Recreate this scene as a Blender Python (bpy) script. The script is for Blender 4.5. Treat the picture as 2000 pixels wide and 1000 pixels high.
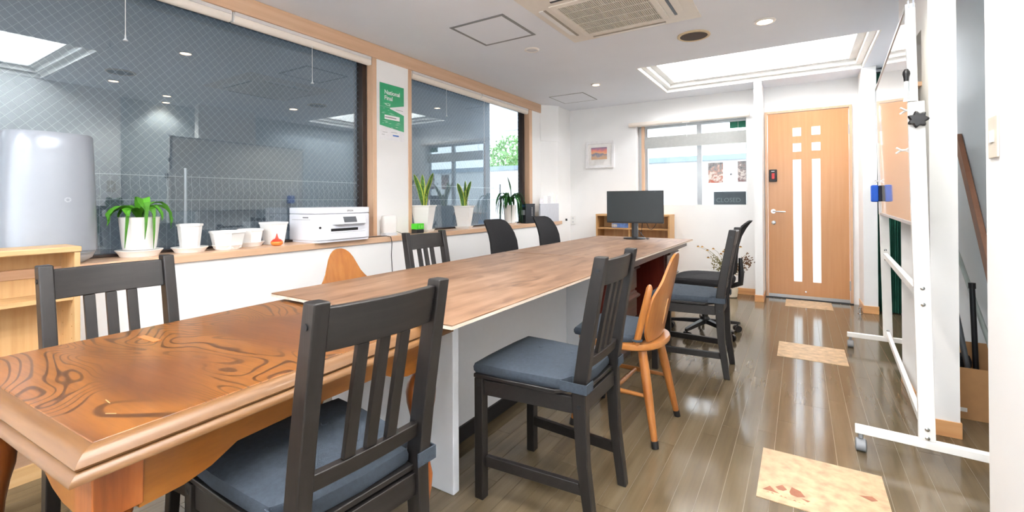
import bpy, bmesh, math, random
from mathutils import Vector, Matrix
random.seed(11)
for o in list(bpy.data.objects): bpy.data.objects.remove(o)
S = bpy.context.scene; COL = S.collection
PI = math.pi; R = math.radians

# ------------------------------------------------------------------ camera
cam = bpy.data.cameras.new('camera'); co = bpy.data.objects.new('camera', cam); COL.objects.link(co); S.camera = co
F_PX, YAW, PITCH, ROLL, CY = 897.8, 0.5599, 5.7676e-3, 5.3625e-3, 387.3
fwd = Vector((-math.sin(YAW)*math.cos(PITCH), math.cos(YAW)*math.cos(PITCH), math.sin(PITCH)))
rgt = Vector((math.cos(YAW), math.sin(YAW), 0)); dwn = fwd.cross(rgt)
r2 = rgt*math.cos(ROLL)+dwn*math.sin(ROLL); d2 = dwn*math.cos(ROLL)-rgt*math.sin(ROLL)
m = Matrix.Identity(4)
for i in range(3): m[i][0], m[i][1], m[i][2] = r2[i], -d2[i], -fwd[i]
m.translation = Vector((0, 0, 1.08)); co.matrix_world = m
cam.sensor_width = 36; cam.sensor_fit = 'HORIZONTAL'; cam.lens = 36*F_PX/2000; cam.shift_y = -(500-CY)/2000; cam.clip_start = .02

# ------------------------------------------------------------------ world and exposure
w = bpy.data.worlds.new('sky'); S.world = w; w.use_nodes = True
bg = w.node_tree.nodes['Background']; bg.inputs[0].default_value = (.86, .93, 1, 1); bg.inputs[1].default_value = 2.3
S.view_settings.view_transform = 'Standard'; S.view_settings.look = 'None'; S.view_settings.gamma = 1; S.view_settings.use_curve_mapping = False
S.view_settings.exposure = 1.27
TUBE_POWER = 78

# ------------------------------------------------------------------ materials
def lin(h):
    h = h.lstrip('#'); v = [int(h[i:i+2], 16)/255 for i in (0, 2, 4)]
    return tuple(c/12.92 if c <= .04045 else ((c+.055)/1.055)**2.4 for c in v)+(1,)
MATS = {}
def base(name):
    ma = bpy.data.materials.new(name); ma.use_nodes = True; MATS[name] = ma
    return ma, ma.node_tree, ma.node_tree.nodes, ma.node_tree.links, ma.node_tree.nodes['Principled BSDF']
def plain(name, col, rough=.5, metal=0, var=.04, scale=30, bump=0, bscale=200, spec=.5, coat=0):
    ma, t, n, l, p = base(name)
    p.inputs['Roughness'].default_value = rough; p.inputs['Metallic'].default_value = metal
    p.inputs['Specular IOR Level'].default_value = spec; p.inputs['Coat Weight'].default_value = coat
    c = lin(col); g = n.new('ShaderNodeTexCoord'); no = n.new('ShaderNodeTexNoise'); no.inputs['Scale'].default_value = scale; no.inputs['Detail'].default_value = 4
    l.new(g.outputs['Object'], no.inputs['Vector'])
    r = n.new('ShaderNodeValToRGB'); l.new(no.outputs['Fac'], r.inputs['Fac'])
    r.color_ramp.elements[0].position = .3; r.color_ramp.elements[1].position = .7
    r.color_ramp.elements[0].color = tuple(x*(1-var) for x in c[:3])+(1,); r.color_ramp.elements[1].color = tuple(min(1, x*(1+var)) for x in c[:3])+(1,)
    l.new(r.outputs['Color'], p.inputs['Base Color'])
    if bump:
        n2 = n.new('ShaderNodeTexNoise'); n2.inputs['Scale'].default_value = bscale; l.new(g.outputs['Object'], n2.inputs['Vector'])
        b = n.new('ShaderNodeBump'); b.inputs['Strength'].default_value = bump; b.inputs['Distance'].default_value = .004
        l.new(n2.outputs['Fac'], b.inputs['Height']); l.new(b.outputs['Normal'], p.inputs['Normal'])
    return ma
def wood(name, cols, axis='Y', scale=18, stretch=14, rough=.4, coat=0, figure=0, world=False, objvar=0, bump=.08, figscale=3.0):
    """grain stretched along one axis; figure adds cathedral bands"""
    ma, t, n, l, p = base(name)
    p.inputs['Roughness'].default_value = rough; p.inputs['Coat Weight'].default_value = coat; p.inputs['Coat Roughness'].default_value = .12
    if world: g = n.new('ShaderNodeNewGeometry').outputs['Position']
    else: g = n.new('ShaderNodeTexCoord').outputs['Object']
    mp = n.new('ShaderNodeMapping'); l.new(g, mp.inputs['Vector'])
    sc = {'X': (1/stretch, 1, 1), 'Y': (1, 1/stretch, 1), 'Z': (1, 1, 1/stretch)}[axis]; mp.inputs['Scale'].default_value = sc
    no = n.new('ShaderNodeTexNoise'); no.inputs['Scale'].default_value = scale; no.inputs['Detail'].default_value = 6; no.inputs['Roughness'].default_value = .6
    l.new(mp.outputs['Vector'], no.inputs['Vector'])
    fac = no.outputs['Fac']
    if figure:
        big = n.new('ShaderNodeTexNoise'); big.inputs['Scale'].default_value = figscale; big.inputs['Detail'].default_value = 1.5
        mp2 = n.new('ShaderNodeMapping'); l.new(g, mp2.inputs['Vector']); mp2.inputs['Scale'].default_value = {'X': (.45, 1, 1), 'Y': (1, .45, 1), 'Z': (1, 1, .45)}[axis]
        l.new(mp2.outputs['Vector'], big.inputs['Vector'])
        mu = n.new('ShaderNodeMath'); mu.operation = 'MULTIPLY'; mu.inputs[1].default_value = 26; l.new(big.outputs['Fac'], mu.inputs[0])
        sn = n.new('ShaderNodeMath'); sn.operation = 'SINE'; l.new(mu.outputs[0], sn.inputs[0])
        ab = n.new('ShaderNodeMapRange'); l.new(sn.outputs[0], ab.inputs['Value']); ab.inputs['From Min'].default_value = -1; ab.inputs['From Max'].default_value = -.3; ab.inputs['To Min'].default_value = 1; ab.inputs['To Max'].default_value = 0
        mk = n.new('ShaderNodeTexNoise'); mk.inputs['Scale'].default_value = figscale*.8; l.new(g, mk.inputs['Vector'])
        mr = n.new('ShaderNodeMapRange'); l.new(mk.outputs['Fac'], mr.inputs['Value']); mr.inputs['From Min'].default_value = .42; mr.inputs['From Max'].default_value = .6
        mm = n.new('ShaderNodeMath'); mm.operation = 'MULTIPLY'; l.new(ab.outputs[0], mm.inputs[0]); l.new(mr.outputs[0], mm.inputs[1])
        m3 = n.new('ShaderNodeMath'); m3.operation = 'MULTIPLY'; m3.inputs[1].default_value = figure; l.new(mm.outputs[0], m3.inputs[0])
        m4 = n.new('ShaderNodeMath'); m4.operation = 'MULTIPLY'; m4.inputs[1].default_value = figure*.45; l.new(mr.outputs[0], m4.inputs[0])
        a1 = n.new('ShaderNodeMath'); a1.operation = 'ADD'; l.new(fac, a1.inputs[0]); l.new(m4.outputs[0], a1.inputs[1])
        a2 = n.new('ShaderNodeMath'); a2.operation = 'SUBTRACT'; l.new(a1.outputs[0], a2.inputs[0]); l.new(m3.outputs[0], a2.inputs[1])
        fac = a2.outputs[0]
    if objvar:
        oi = n.new('ShaderNodeObjectInfo'); mr2 = n.new('ShaderNodeMapRange'); l.new(oi.outputs['Random'], mr2.inputs['Value'])
        mr2.inputs['To Min'].default_value = -objvar; mr2.inputs['To Max'].default_value = objvar
        a3 = n.new('ShaderNodeMath'); a3.operation = 'ADD'; l.new(fac, a3.inputs[0]); l.new(mr2.outputs[0], a3.inputs[1]); fac = a3.outputs[0]
    r = n.new('ShaderNodeValToRGB'); l.new(fac, r.inputs['Fac'])
    cr = r.color_ramp; k = len(cols)
    while len(cr.elements) < k: cr.elements.new(.5)
    for i, c in enumerate(cols): cr.elements[i].position = .28+.44*i/(k-1); cr.elements[i].color = lin(c)
    l.new(r.outputs['Color'], p.inputs['Base Color'])
    if bump:
        b = n.new('ShaderNodeBump'); b.inputs['Strength'].default_value = bump; b.inputs['Distance'].default_value = .002
        l.new(no.outputs['Fac'], b.inputs['Height']); l.new(b.outputs['Normal'], p.inputs['Normal'])
    return ma
def glass(name, f0=.04, tint=(.9, .95, .95)):
    ma = bpy.data.materials.new(name); ma.use_nodes = True; MATS[name] = ma
    t = ma.node_tree; n = t.nodes; l = t.links; n.remove(n['Principled BSDF'])
    tr = n.new('ShaderNodeBsdfTransparent'); tr.inputs[0].default_value = tint+(1,)
    gl = n.new('ShaderNodeBsdfGlossy'); gl.inputs['Roughness'].default_value = .0; gl.inputs[0].default_value = (.88, .97, 1, 1)
    ge = n.new('ShaderNodeNewGeometry'); dt = n.new('ShaderNodeVectorMath'); dt.operation = 'DOT_PRODUCT'; l.new(ge.outputs['Normal'], dt.inputs[0]); l.new(ge.outputs['Incoming'], dt.inputs[1])
    def mth(op, a, b):
        q = n.new('ShaderNodeMath'); q.operation = op
        for i, v in enumerate((a, b)):
            if v is None: continue
            if isinstance(v, (int, float)): q.inputs[i].default_value = v
            else: l.new(v, q.inputs[i])
        return q.outputs[0]
    sc_ = mth('POWER', mth('SUBTRACT', 1.0, mth('ABSOLUTE', dt.outputs['Value'], None)), 5.0)
    fr_ = mth('ADD', mth('MULTIPLY', sc_, 1-f0), f0)
    mx = n.new('ShaderNodeMixShader'); l.new(fr_, mx.inputs[0]); l.new(tr.outputs[0], mx.inputs[1]); l.new(gl.outputs[0], mx.inputs[2])
    l.new(mx.outputs[0], n['Material Output'].inputs[0]); return ma
def emit(name, col, power):
    ma = bpy.data.materials.new(name); ma.use_nodes = True; MATS[name] = ma
    t = ma.node_tree; n = t.nodes; n.remove(n['Principled BSDF']); e = n.new('ShaderNodeEmission')
    e.inputs[0].default_value = lin(col); e.inputs[1].default_value = power; t.links.new(e.outputs[0], n['Material Output'].inputs[0]); return ma

wall_m = plain('wall_white', '#F8F8F7', .7, var=.012, scale=4, bump=.05, bscale=260)
ceil_m = plain('ceiling_white', '#EEF2F9', .8, var=.012, scale=3)
alcove_m = plain('alcove_blue_grey', '#DDE6EC', .7, var=.015, scale=5)
white_paint = plain('white_paint', '#F4F3EF', .45, var=.01)
beech = wood('beech', ['#CCA684', '#D6B090', '#DDBA9C'], 'Y', 30, 20, .35, coat=.2)
beech_z = wood('beech_vertical', ['#CCA684', '#D6B090', '#DDBA9C'], 'Z', 30, 20, .35, coat=.2)
beech_x = wood('beech_cross', ['#CE9460', '#D9A26C', '#E2B07C'], 'X', 30, 20, .35, coat=.2)
door_m = wood('door_beech', ['#C28C5C', '#C69162', '#CA9668'], 'Z', 40, 24, .32, coat=.25, bump=.02)
oakshelf = wood('light_oak', ['#BC9563', '#C8A372', '#D0AE80'], 'Y', 34, 18, .45)
oakshelf_z = wood('light_oak_vertical', ['#BC9563', '#C8A372', '#D0AE80'], 'Z', 34, 18, .45)
def figured_oak(name):
    ma, t, n, l, p = base(name); p.inputs['Roughness'].default_value = .3; p.inputs['Coat Weight'].default_value = .15; p.inputs['Coat Roughness'].default_value = .2
    tc = n.new('ShaderNodeTexCoord').outputs['Object']
    def noise(sc, scale, det, dist=0):
        mp = n.new('ShaderNodeMapping'); mp.inputs['Scale'].default_value = sc; l.new(tc, mp.inputs['Vector'])
        q = n.new('ShaderNodeTexNoise'); q.inputs['Scale'].default_value = scale; q.inputs['Detail'].default_value = det; q.inputs['Distortion'].default_value = dist; l.new(mp.outputs[0], q.inputs['Vector']); return q.outputs['Fac']
    def rng(v, a, b, c=0, d=1):
        q = n.new('ShaderNodeMapRange'); q.interpolation_type = 'SMOOTHSTEP'; l.new(v, q.inputs['Value'])
        for k, x in zip(('From Min', 'From Max', 'To Min', 'To Max'), (a, b, c, d)): q.inputs[k].default_value = x
        return q.outputs[0]
    def mul(a, b):
        q = n.new('ShaderNodeMath'); q.operation = 'MULTIPLY'; l.new(a, q.inputs[0])
        if isinstance(b, float): q.inputs[1].default_value = b
        else: l.new(b, q.inputs[1])
        return q.outputs[0]
    def mix(f, a, b):
        q = n.new('ShaderNodeMix'); q.data_type = 'RGBA'; l.new(f, q.inputs[0])
        for k, x in ((6, a), (7, b)):
            if isinstance(x, str): q.inputs[k].default_value = lin(x)
            else: l.new(x, q.inputs[k])
        return q.outputs[2]
    fine = noise((.08, 1, 1), 130, 3); streak = noise((.18, 1, 1), 14, 4)
    field = noise((.42, 1, 1), 5.2, 1.2, .6); patch = rng(noise((.5, 1, 1), 3.1, 1), .45, .58)
    sn = n.new('ShaderNodeMath'); sn.operation = 'SINE'; l.new(mul(field, 150.0), sn.inputs[0])
    lines = mul(rng(sn.outputs[0], .5, .97), patch)
    col = mix(rng(streak, .3, .7), '#5C3518', '#714320')
    col = mix(mul(patch, .75), col, '#8E5821'); col = mix(mul(lines, .85), col, '#3A200C'); col = mix(rng(fine, .35, .75, 0, .28), col, '#3C220F')
    l.new(col, p.inputs['Base Color']); return ma
oak_top = figured_oak('figured_oak')
oak_edge = wood('oak_moulding', ['#56371B', '#664524', '#745231'], 'X', 30, 14, .42, coat=.1)
oak_edge_y = wood('oak_moulding_long', ['#5A3B1D', '#6B4927', '#795735'], 'Y', 30, 14, .42, coat=.1)
oak_apron = wood('oak_apron', ['#75420F', '#865016', '#966022'], 'Y', 20, 5, .35, coat=.3, figure=.1)
oak_leg = wood('oak_turned', ['#6E3512', '#8B4A1E', '#A9622E'], 'Z', 26, 12, .28, coat=.4)
board_m = wood('walnut_board', ['#664834', '#7C5C44', '#8C6B52', '#9A7A62'], 'Y', 18, 9, .42, figure=.22, figscale=6)
board_edge = wood('raw_board_edge', ['#C9B49E', '#D8CABA', '#E2D9CE'], 'Y', 30, 10, .6)
black_wood = wood('black_brown_wood', ['#110F0E', '#191615', '#221E1D'], 'Z', 60, 24, .42, coat=.05, bump=.2)
black_wood_x = wood('black_brown_wood_cross', ['#110F0E', '#191615', '#221E1D'], 'X', 60, 24, .42, coat=.05, bump=.2)
slate = plain('slate_fabric', '#3B434C', .9, var=.12, scale=90, bump=.35, bscale=700, spec=.2)
black_fabric = plain('black_fabric', '#2A2A2C', .9, var=.15, scale=120, bump=.4, bscale=900, spec=.2)
black_plastic = plain('black_plastic', '#1A1A1C', .4, var=.05)
dark_screen = plain('matte_screen', '#3A4144', .33, var=.02, spec=.4)
honey = wood('honey_wood', ['#8E5424', '#A0642C', '#AE743A'], 'Z', 22, 10, .3, coat=.35)
honey_y = wood('honey_wood_seat', ['#945C2A', '#A66C34', '#B47C46'], 'Y', 22, 10, .3, coat=.35)
desk_grey = plain('pale_grey_laminate', '#E4E9EF', .5, var=.01)
dark_desk = wood('dark_walnut', ['#3A241C', '#523429', '#664438'], 'Y', 24, 12, .35, coat=.2)
red_desk = wood('red_mahogany', ['#571C14', '#6B2419', '#7C3020'], 'Z', 18, 8, .35, coat=.3)
bronze = plain('bronze_aluminium', '#4A403C', .35, .7, var=.03)
silver = plain('silver_aluminium', '#B9BCBE', .3, .8, var=.03)
chrome = plain('chrome', '#D8D8D8', .15, 1, var=.01)
steel_dark = plain('dark_steel', '#3B3D40', .35, .8, var=.05)
white_plastic = plain('white_plastic', '#F2F1EE', .35, var=.01)
printer_white = plain('printer_white', '#ECEEF5', .4, var=.008)
purifier_m = plain('pearl_white', '#969CA4', .3, .2, var=.01)
cream = plain('cream_plastic', '#E8E1D6', .5, var=.02)
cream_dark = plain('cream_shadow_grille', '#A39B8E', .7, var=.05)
grey_line = plain('grey_gasket', '#8C8E90', .6, var=.03)
speaker_cloth = plain('speaker_cloth', '#5A5048', .9, var=.15, scale=200)
blind_m = plain('cream_blind', '#F3EADF', .6, var=.015)
leaf_green = plain('leaf_green', '#4A8C22', .4, var=.25, scale=14, spec=.5)
leaf_deep = plain('leaf_deep_green', '#1F5A22', .35, var=.25, scale=14)
leaf_mottled = plain('leaf_mottled_green', '#5C8A44', .45, var=.5, scale=60)
leaf_yellow = plain('leaf_yellow_margin', '#C9D35A', .45, var=.1)
soil = plain('soil', '#3A2D22', .95, var=.3, scale=120)
grey_castor = plain('grey_castor', '#8E9296', .5)
board_white = plain('whiteboard_enamel', '#F3F1EC', .06, var=.004, spec=.9, coat=.6)
blue_foam = plain('blue_foam', '#1F5FD0', .7)
navy = plain('navy_felt', '#2A3140', .9)
green_curtain = plain('green_curtain', '#2F7460', .75, var=.25, scale=10)
cardboard = plain('cardboard', '#B98C5E', .85, var=.05, scale=20)
plank_m = wood('floor_plank', ['#574A36', '#5F523D', '#675A45', '#6F624D'], 'Y', 24, 16, .13, coat=.15, world=True, objvar=.10, bump=.04)
subfloor_m = plain('seam_filler', '#9A8E7C', .6)
cork = plain('travertine_inlay', '#B89B78', .4, var=.3, scale=22)
cork_brown = plain('inlay_brown_mark', '#8A5236', .5, var=.2)
concrete = plain('outdoor_concrete', '#8B8F92', .9, var=.08, scale=6)
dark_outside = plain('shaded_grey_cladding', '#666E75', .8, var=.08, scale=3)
outside_white = plain('outdoor_white_render', '#E2E2E0', .8, var=.02, scale=3)
coping_m = plain('slate_coping', '#8FA0AE', .7, var=.05)
frost = base('frosted_pane')[0]
_p = frost.node_tree.nodes['Principled BSDF']; _p.inputs['Base Color'].default_value = (.97, .98, 1, 1); _p.inputs['Transmission Weight'].default_value = 1; _p.inputs['Roughness'].default_value = .75; _p.inputs['IOR'].default_value = 1.2
glass_m = glass('wired_glass', .10, (.93, .955, .975))
glass_clear = glass('clear_glass', .035, (.97, .98, .98))
wire_m = plain('glass_wire', '#B4BEC4', .4, .3)
tube_m = emit('fluorescent_tube', '#FBFBFF', TUBE_POWER)
bulb_m = emit('downlight_bulb', '#FFD9B0', 14)
warm_ring = plain('downlight_ring', '#EFE9E2', .4)

# ------------------------------------------------------------------ mesh building
class MB:
    def __init__(s): s.v = []; s.f = []; s.mi = []; s.cur = 0
    def add(s, vs, fs):
        b = len(s.v); s.v += [tuple(q) for q in vs]; s.f += [tuple(i+b for i in f) for f in fs]; s.mi += [s.cur]*len(fs); return s
    def hexa(s, p): return s.add(p, [(0,3,2,1),(4,5,6,7),(0,1,5,4),(1,2,6,5),(2,3,7,6),(3,0,4,7)])
    def box(s, x0, x1, y0, y1, z0, z1): return s.hexa([(x0,y0,z0),(x1,y0,z0),(x1,y1,z0),(x0,y1,z0),(x0,y0,z1),(x1,y0,z1),(x1,y1,z1),(x0,y1,z1)])
    def loft(s, rings, cap=True, closed=False):
        n = len(rings[0]); vs = [q for r in rings for q in r]; fs = []
        for k in range(len(rings)-1+(1 if closed else 0)):
            a = k*n; b = ((k+1) % len(rings))*n
            for i in range(n): j = (i+1) % n; fs.append((a+i, a+j, b+j, b+i))
        if cap and not closed: fs.append(tuple(range(n))[::-1]); fs.append(tuple(range((len(rings)-1)*n, len(rings)*n)))
        return s.add(vs, fs)
    def prism(s, pts, axis, a0, a1):
        def mk(p, a): return {'X': (a, p[0], p[1]), 'Y': (p[0], a, p[1]), 'Z': (p[0], p[1], a)}[axis]
        return s.loft([[mk(p, a0) for p in pts], [mk(p, a1) for p in pts]])
    def tube(s, path, rad, n=10, cap=True, closed=False):
        path = [Vector(p) for p in path]; k = len(path)
        rad = [rad]*k if not hasattr(rad, '__len__') else rad
        rings = []; up = None
        for i, p in enumerate(path):
            if closed: t = (path[(i+1) % k]-path[i-1]).normalized()
            else: t = (path[min(i+1, k-1)]-path[max(i-1, 0)]).normalized()
            if up is None: up = Vector((0,0,1)) if abs(t.z) < .9 else Vector((0,1,0))
            a = t.cross(up); a = a.normalized() if a.length > 1e-6 else Vector((1,0,0)); b = a.cross(t).normalized(); up = b
            rings.append([p+(a*math.cos(2*PI*j/n)+b*math.sin(2*PI*j/n))*rad[i] for j in range(n)])
        return s.loft(rings, cap, closed)
    def bar(s, path, wx, wy):
        """rectangular section bar through points; wx along X, wy along Y, stacked in Z"""
        return s.loft([[(x-wx/2,y-wy/2,z),(x+wx/2,y-wy/2,z),(x+wx/2,y+wy/2,z),(x-wx/2,y+wy/2,z)] for x,y,z in path])
    def lathe(s, prof, n=24, c=(0,0,0), sx=1, sy=1, ring=False):
        return s.loft([[(c[0]+r*sx*math.cos(2*PI*j/n), c[1]+r*sy*math.sin(2*PI*j/n), c[2]+z) for j in range(n)] for r, z in prof], closed=ring)
    def disc(s, c, r, n=16, axis='Z', h=.002):
        pts = [(r*math.cos(2*PI*j/n), r*math.sin(2*PI*j/n)) for j in range(n)]
        def mk(p, a): return {'X': (c[0]+a, c[1]+p[0], c[2]+p[1]), 'Y': (c[0]+p[0], c[1]+a, c[2]+p[1]), 'Z': (c[0]+p[0], c[1]+p[1], c[2]+a)}[axis]
        return s.loft([[mk(p, -h/2) for p in pts], [mk(p, h/2) for p in pts]])
    def holed(s, axis, a0, a1, u0, u1, v0, v1, holes):
        us = sorted({u0, u1, *[h[0] for h in holes], *[h[1] for h in holes]}); vs = sorted({v0, v1, *[h[2] for h in holes], *[h[3] for h in holes]})
        for ua, ub in zip(us, us[1:]):
            run = None
            for va, vb in list(zip(vs, vs[1:]))+[(None, None)]:
                free = va is not None and not any(h[0] <= (ua+ub)/2 <= h[1] and h[2] <= (va+vb)/2 <= h[3] for h in holes)
                if free: run = [run[0], vb] if run else [va, vb]
                elif run:
                    if axis == 'X': s.box(a0, a1, ua, ub, run[0], run[1])
                    elif axis == 'Y': s.box(ua, ub, a0, a1, run[0], run[1])
                    else: s.box(ua, ub, run[0], run[1], a0, a1)
                    run = None
        return s
    def xf(s, M):
        s.v = [tuple(M @ Vector(q)) for q in s.v]; return s
    def build(s, name, mat, parent=None, bevel=0, smooth=False, seg=2, sub=0):
        me = bpy.data.meshes.new(name); me.from_pydata(s.v, [], s.f)
        bm = bmesh.new(); bm.from_mesh(me); bmesh.ops.recalc_face_normals(bm, faces=bm.faces); bm.to_mesh(me); bm.free()
        for q in (mat if isinstance(mat, (list, tuple)) else [mat]): me.materials.append(q)
        if max(s.mi, default=0): me.polygons.foreach_set('material_index', s.mi)
        if smooth or bevel or sub:
            me.polygons.foreach_set('use_smooth', [True]*len(me.polygons)); me.set_sharp_from_angle(angle=R(38))
        o = bpy.data.objects.new(name, me); COL.objects.link(o); o.parent = parent
        if bevel:
            b = o.modifiers.new('bevel', 'BEVEL'); b.width = bevel; b.segments = seg; b.limit_method = 'ANGLE'; b.angle_limit = R(50); b.harden_normals = True
        if sub:
            b = o.modifiers.new('subdivision', 'SUBSURF'); b.levels = sub; b.render_levels = sub
        return o
def tag(o, label=None, cat=None, group=None, kind=None):
    for k, v in (('label', label), ('category', cat), ('group', group), ('kind', kind)):
        if v: o[k] = v
    return o
def thing(name, loc, rz, label, cat, group=None):
    o = bpy.data.objects.new(name, None); COL.objects.link(o); o.location = loc; o.rotation_euler = (0, 0, rz); o.empty_display_size = .1
    return tag(o, label, cat, group)
def copy_tree(o, parent=None):
    c = o.copy(); COL.objects.link(c); c.parent = parent
    for ch in [q for q in bpy.data.objects if q.parent == o]: copy_tree(ch, c)
    return c
def struct(o): o['kind'] = 'structure'; return o
def sbox(name, b, mat, bevel=0, parent=None):
    o = MB().box(*b).build(name, mat, parent, bevel); return struct(o) if parent is None else o
def text(body, size, mat, parent, M, name='lettering', extrude=.0006, bold=0):
    cu = bpy.data.curves.new('t', 'FONT'); cu.body = body; cu.size = size; cu.extrude = extrude; cu.align_x = 'LEFT'; cu.offset = bold; cu.resolution_u = 3
    t = bpy.data.objects.new('t', cu); COL.objects.link(t)
    me = bpy.data.meshes.new_from_object(t.evaluated_get(bpy.context.evaluated_depsgraph_get())); bpy.data.objects.remove(t)
    me.transform(M); me.materials.clear(); me.materials.append(mat); me.name = name
    o = bpy.data.objects.new(name, me); COL.objects.link(o); o.parent = parent; return o
def M3(ex, ey, ez, loc):
    q = Matrix.Identity(4)
    for i in range(3): q[i][0], q[i][1], q[i][2], q[i][3] = ex[i], ey[i], ez[i], loc[i]
    return q

# ================================================================== THE ROOM
XW, XR, YF, YB, ZC = -2.71, .506, 5.858, -2.6, 2.33
# ---- floor with planks
fl = sbox('floor', (-3.0, .95, YB, 6.02, -.06, -.002), subfloor_m)
pw = .0745; unit = MB().box(-.5, .5, -.5, .5, -.5, .5).build('plank', plank_m, fl); first = True
stuff = MB(); ncol = int((.83-XW)/pw)+1
TILES = [(.058, 2.085), (.058, 3.86), (.064, 5.62)]; TW, TD = .404, .385
for c in range(ncol):
    x0 = XW+c*pw; x1 = min(x0+pw, .83); y = YB-random.uniform(0, .9)
    while y < YF:
        a, b = max(y, YB), min(y+.909, YF); y += .909
        if b-a < .02: continue
        vis = x1 > -1.45 and b > 1.0 and not (x0 < -1.3 and a > 2.3)
        if vis:
            o = unit if first else unit.copy()
            if not first: COL.objects.link(o)
            first = False
            o.location = ((x0+x1)/2, (a+b)/2, -.004); o.scale = (x1-x0-.0016, b-a-.0018, .008)
        else: stuff.box(x0+.0008, x1-.0008, a+.0009, b-.0009, -.008, 0)
tag(stuff.build('plank_field', plank_m, fl), kind='stuff')
for i, (tx, ty) in enumerate(TILES):
    y0, y1 = ty-TD/2, min(ty+TD/2, 5.82)
    tl = MB().box(tx-TW/2, tx+TW/2, y0, y1, 0, .0022).build('inlay_tile', cork, fl)
    tl['label'] = ['beige stone inlay tile with brown mountain emblem in the floor', 'plain beige stone inlay tile in the middle of the floor', 'beige stone inlay tile at the foot of the door'][i]
    if i == 0:
        e = MB(); z = .0024; ex, ey = tx-.185, ty-.155
        for poly in ([(.0,.02),(.022,.055),(.03,.045),(.04,.03),(.055,.02)], [(.04,.06),(.062,.085),(.078,.06),(.066,.045),(.05,.045)], [(.085,.05),(.092,.088),(.12,.075),(.135,.045),(.11,.03),(.09,.035)], [(.12,.03),(.15,.028),(.142,.016)], [(.30,.16),(.34,.175),(.355,.155),(.335,.14)]):
            e.prism([(ex+px, ey+py) for px, py in poly], 'Z', z-.0006, z)
        for k in range(9): e.prism([(ex+.012+.014*k, ey+.008-.0015*k), (ex+.019+.014*k, ey+.014-.0015*k+.004*math.sin(k*2.3)), (ex+.024+.014*k, ey+.007-.0015*k), (ex+.018+.014*k, ey+.010-.0015*k)], 'Z', z-.0006, z)
        e.build('emblem', cork_brown, tl)
# ---- ceiling with two light wells and a third added for fill
SK1 = (-1.315, .52, 4.32, 5.50); SK2 = (-1.07, .50, .25, 1.40); FILL_WELL = (-1.9, .2, -1.95, -.75)
struct(MB().holed('Z', ZC, ZC+.06, -3.05, .95, YB, 6.02, [SK1, SK2, FILL_WELL]).build('ceiling', ceil_m))
def light_well(sk, label, tubes, zt=2.78):
    x0, x1, y0, y1 = sk; t = thing('light_well', ((x0+x1)/2, (y0+y1)/2, ZC), 0, label, 'ceiling light', 'recessed ceiling light wells'); cx, cy = t.location.x, t.location.y
    hw, hd = (x1-x0)/2, (y1-y0)/2
    for k in range(3):
        a = .06*k; z0 = .041*k+.0005; nm = MB()
        nm.holed('Z', z0, z0+.041, -hw-.03 if k else -hw-.0, hw+.03 if k else hw, -hd-.03 if k else -hd, hd+.03 if k else hd, [(-hw+a+.012, hw-a-.012, -hd+a+.012, hd-a-.012)]) if k == 0 else nm.holed('Z', z0, z0+.041, -hw-.02, hw+.02, -hd-.02, hd+.02, [(-hw+a, hw-a, -hd+a, hd-a)])
        nm.build('step', white_paint, t)
    a = .12; s = MB(); h0, h1 = .123, zt-ZC
    s.box(-hw+a-.03, -hw+a, -hd+a-.03, hd-a+.03, h0, h1).box(hw-a, hw-a+.03, -hd+a-.03, hd-a+.03, h0, h1).box(-hw+a, hw-a, -hd+a-.03, -hd+a, h0, h1).box(-hw+a, hw-a, hd-a, hd-a+.03, h0, h1)
    s.build('well_side', white_paint, t); MB().box(-hw+a-.03, hw-a+.03, -hd+a-.03, hd-a+.03, h1, h1+.02).build('well_top', white_paint, t)
    for tx in tubes:
        tb = MB().tube([(tx, -hd+.2, h1-.09), (tx, hd-.2, h1-.09)], .0165, 12).build('fluorescent_tube', tube_m, t, smooth=True)
        MB().box(tx-.035, tx+.035, -hd+.17, hd-.17, h1-.06, h1-.0005).build('batten', white_paint, t)
    return t
light_well(SK1, 'stepped white light well in the ceiling before the door', (-.45, .35))
light_well(SK2, 'stepped white light well in the ceiling near the camera', (-.5, 0, .5))
light_well(FILL_WELL, 'added unseen light well behind the camera for frontal fill', (-.8, -.4, 0, .4, .8), 2.6)  # unseen well, added to throw fill light from behind the camera
# ---- window wall
G0, G1 = -.25, 2.493; H0, H1 = 2.922, 4.968
wl = MB().box(-3.0, XW, YB, 6.02, -.06, .77)
wl.box(-3.0, -2.862, 2.53, 2.885, .81, ZC).box(-3.0, -2.862, YB, G0-.04, .81, ZC).box(-3.0, -2.862, YB, 5.04, 2.225, ZC)
wl.prism([(-3.0,5.04),(-2.862,5.04),(-2.862,5.28),(XW,5.48),(XW,6.02),(-3.0,6.02)], 'Z', .77, ZC)
struct(wl.build('wall_left', wall_m))
bx = MB().prism([(-2.862,5.262),(-2.848,5.268),(-2.697,5.47),(-2.697,5.50),(-2.71,5.502),(-2.862,5.285)], 'Z', 1.86, ZC).build('trim_1', wall_m); struct(bx)
sill = sbox('trim_2', (-2.995, -2.695, YB, 5.03, .77, .81), beech, .003)
MB().prism([(-2.862,5.03),(-2.695,5.03),(-2.695,5.56),(-2.71,5.56),(-2.71,5.48),(-2.862,5.28)], 'Z', .77, .81).build('sill_end', beech, sill)
sbox('trim_3', (-2.90, -2.845, YB, 5.262, 2.222, ZC-.001), beech, .002)
for i, (y0, y1) in enumerate(((G1, 2.531), (2.884, H0), (H1, 5.041), (G0-.04, G0))): sbox('trim_%d' % (4+i), (-2.925, -2.855, y0, y1, .81, 2.222), beech_z, .002)
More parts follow.
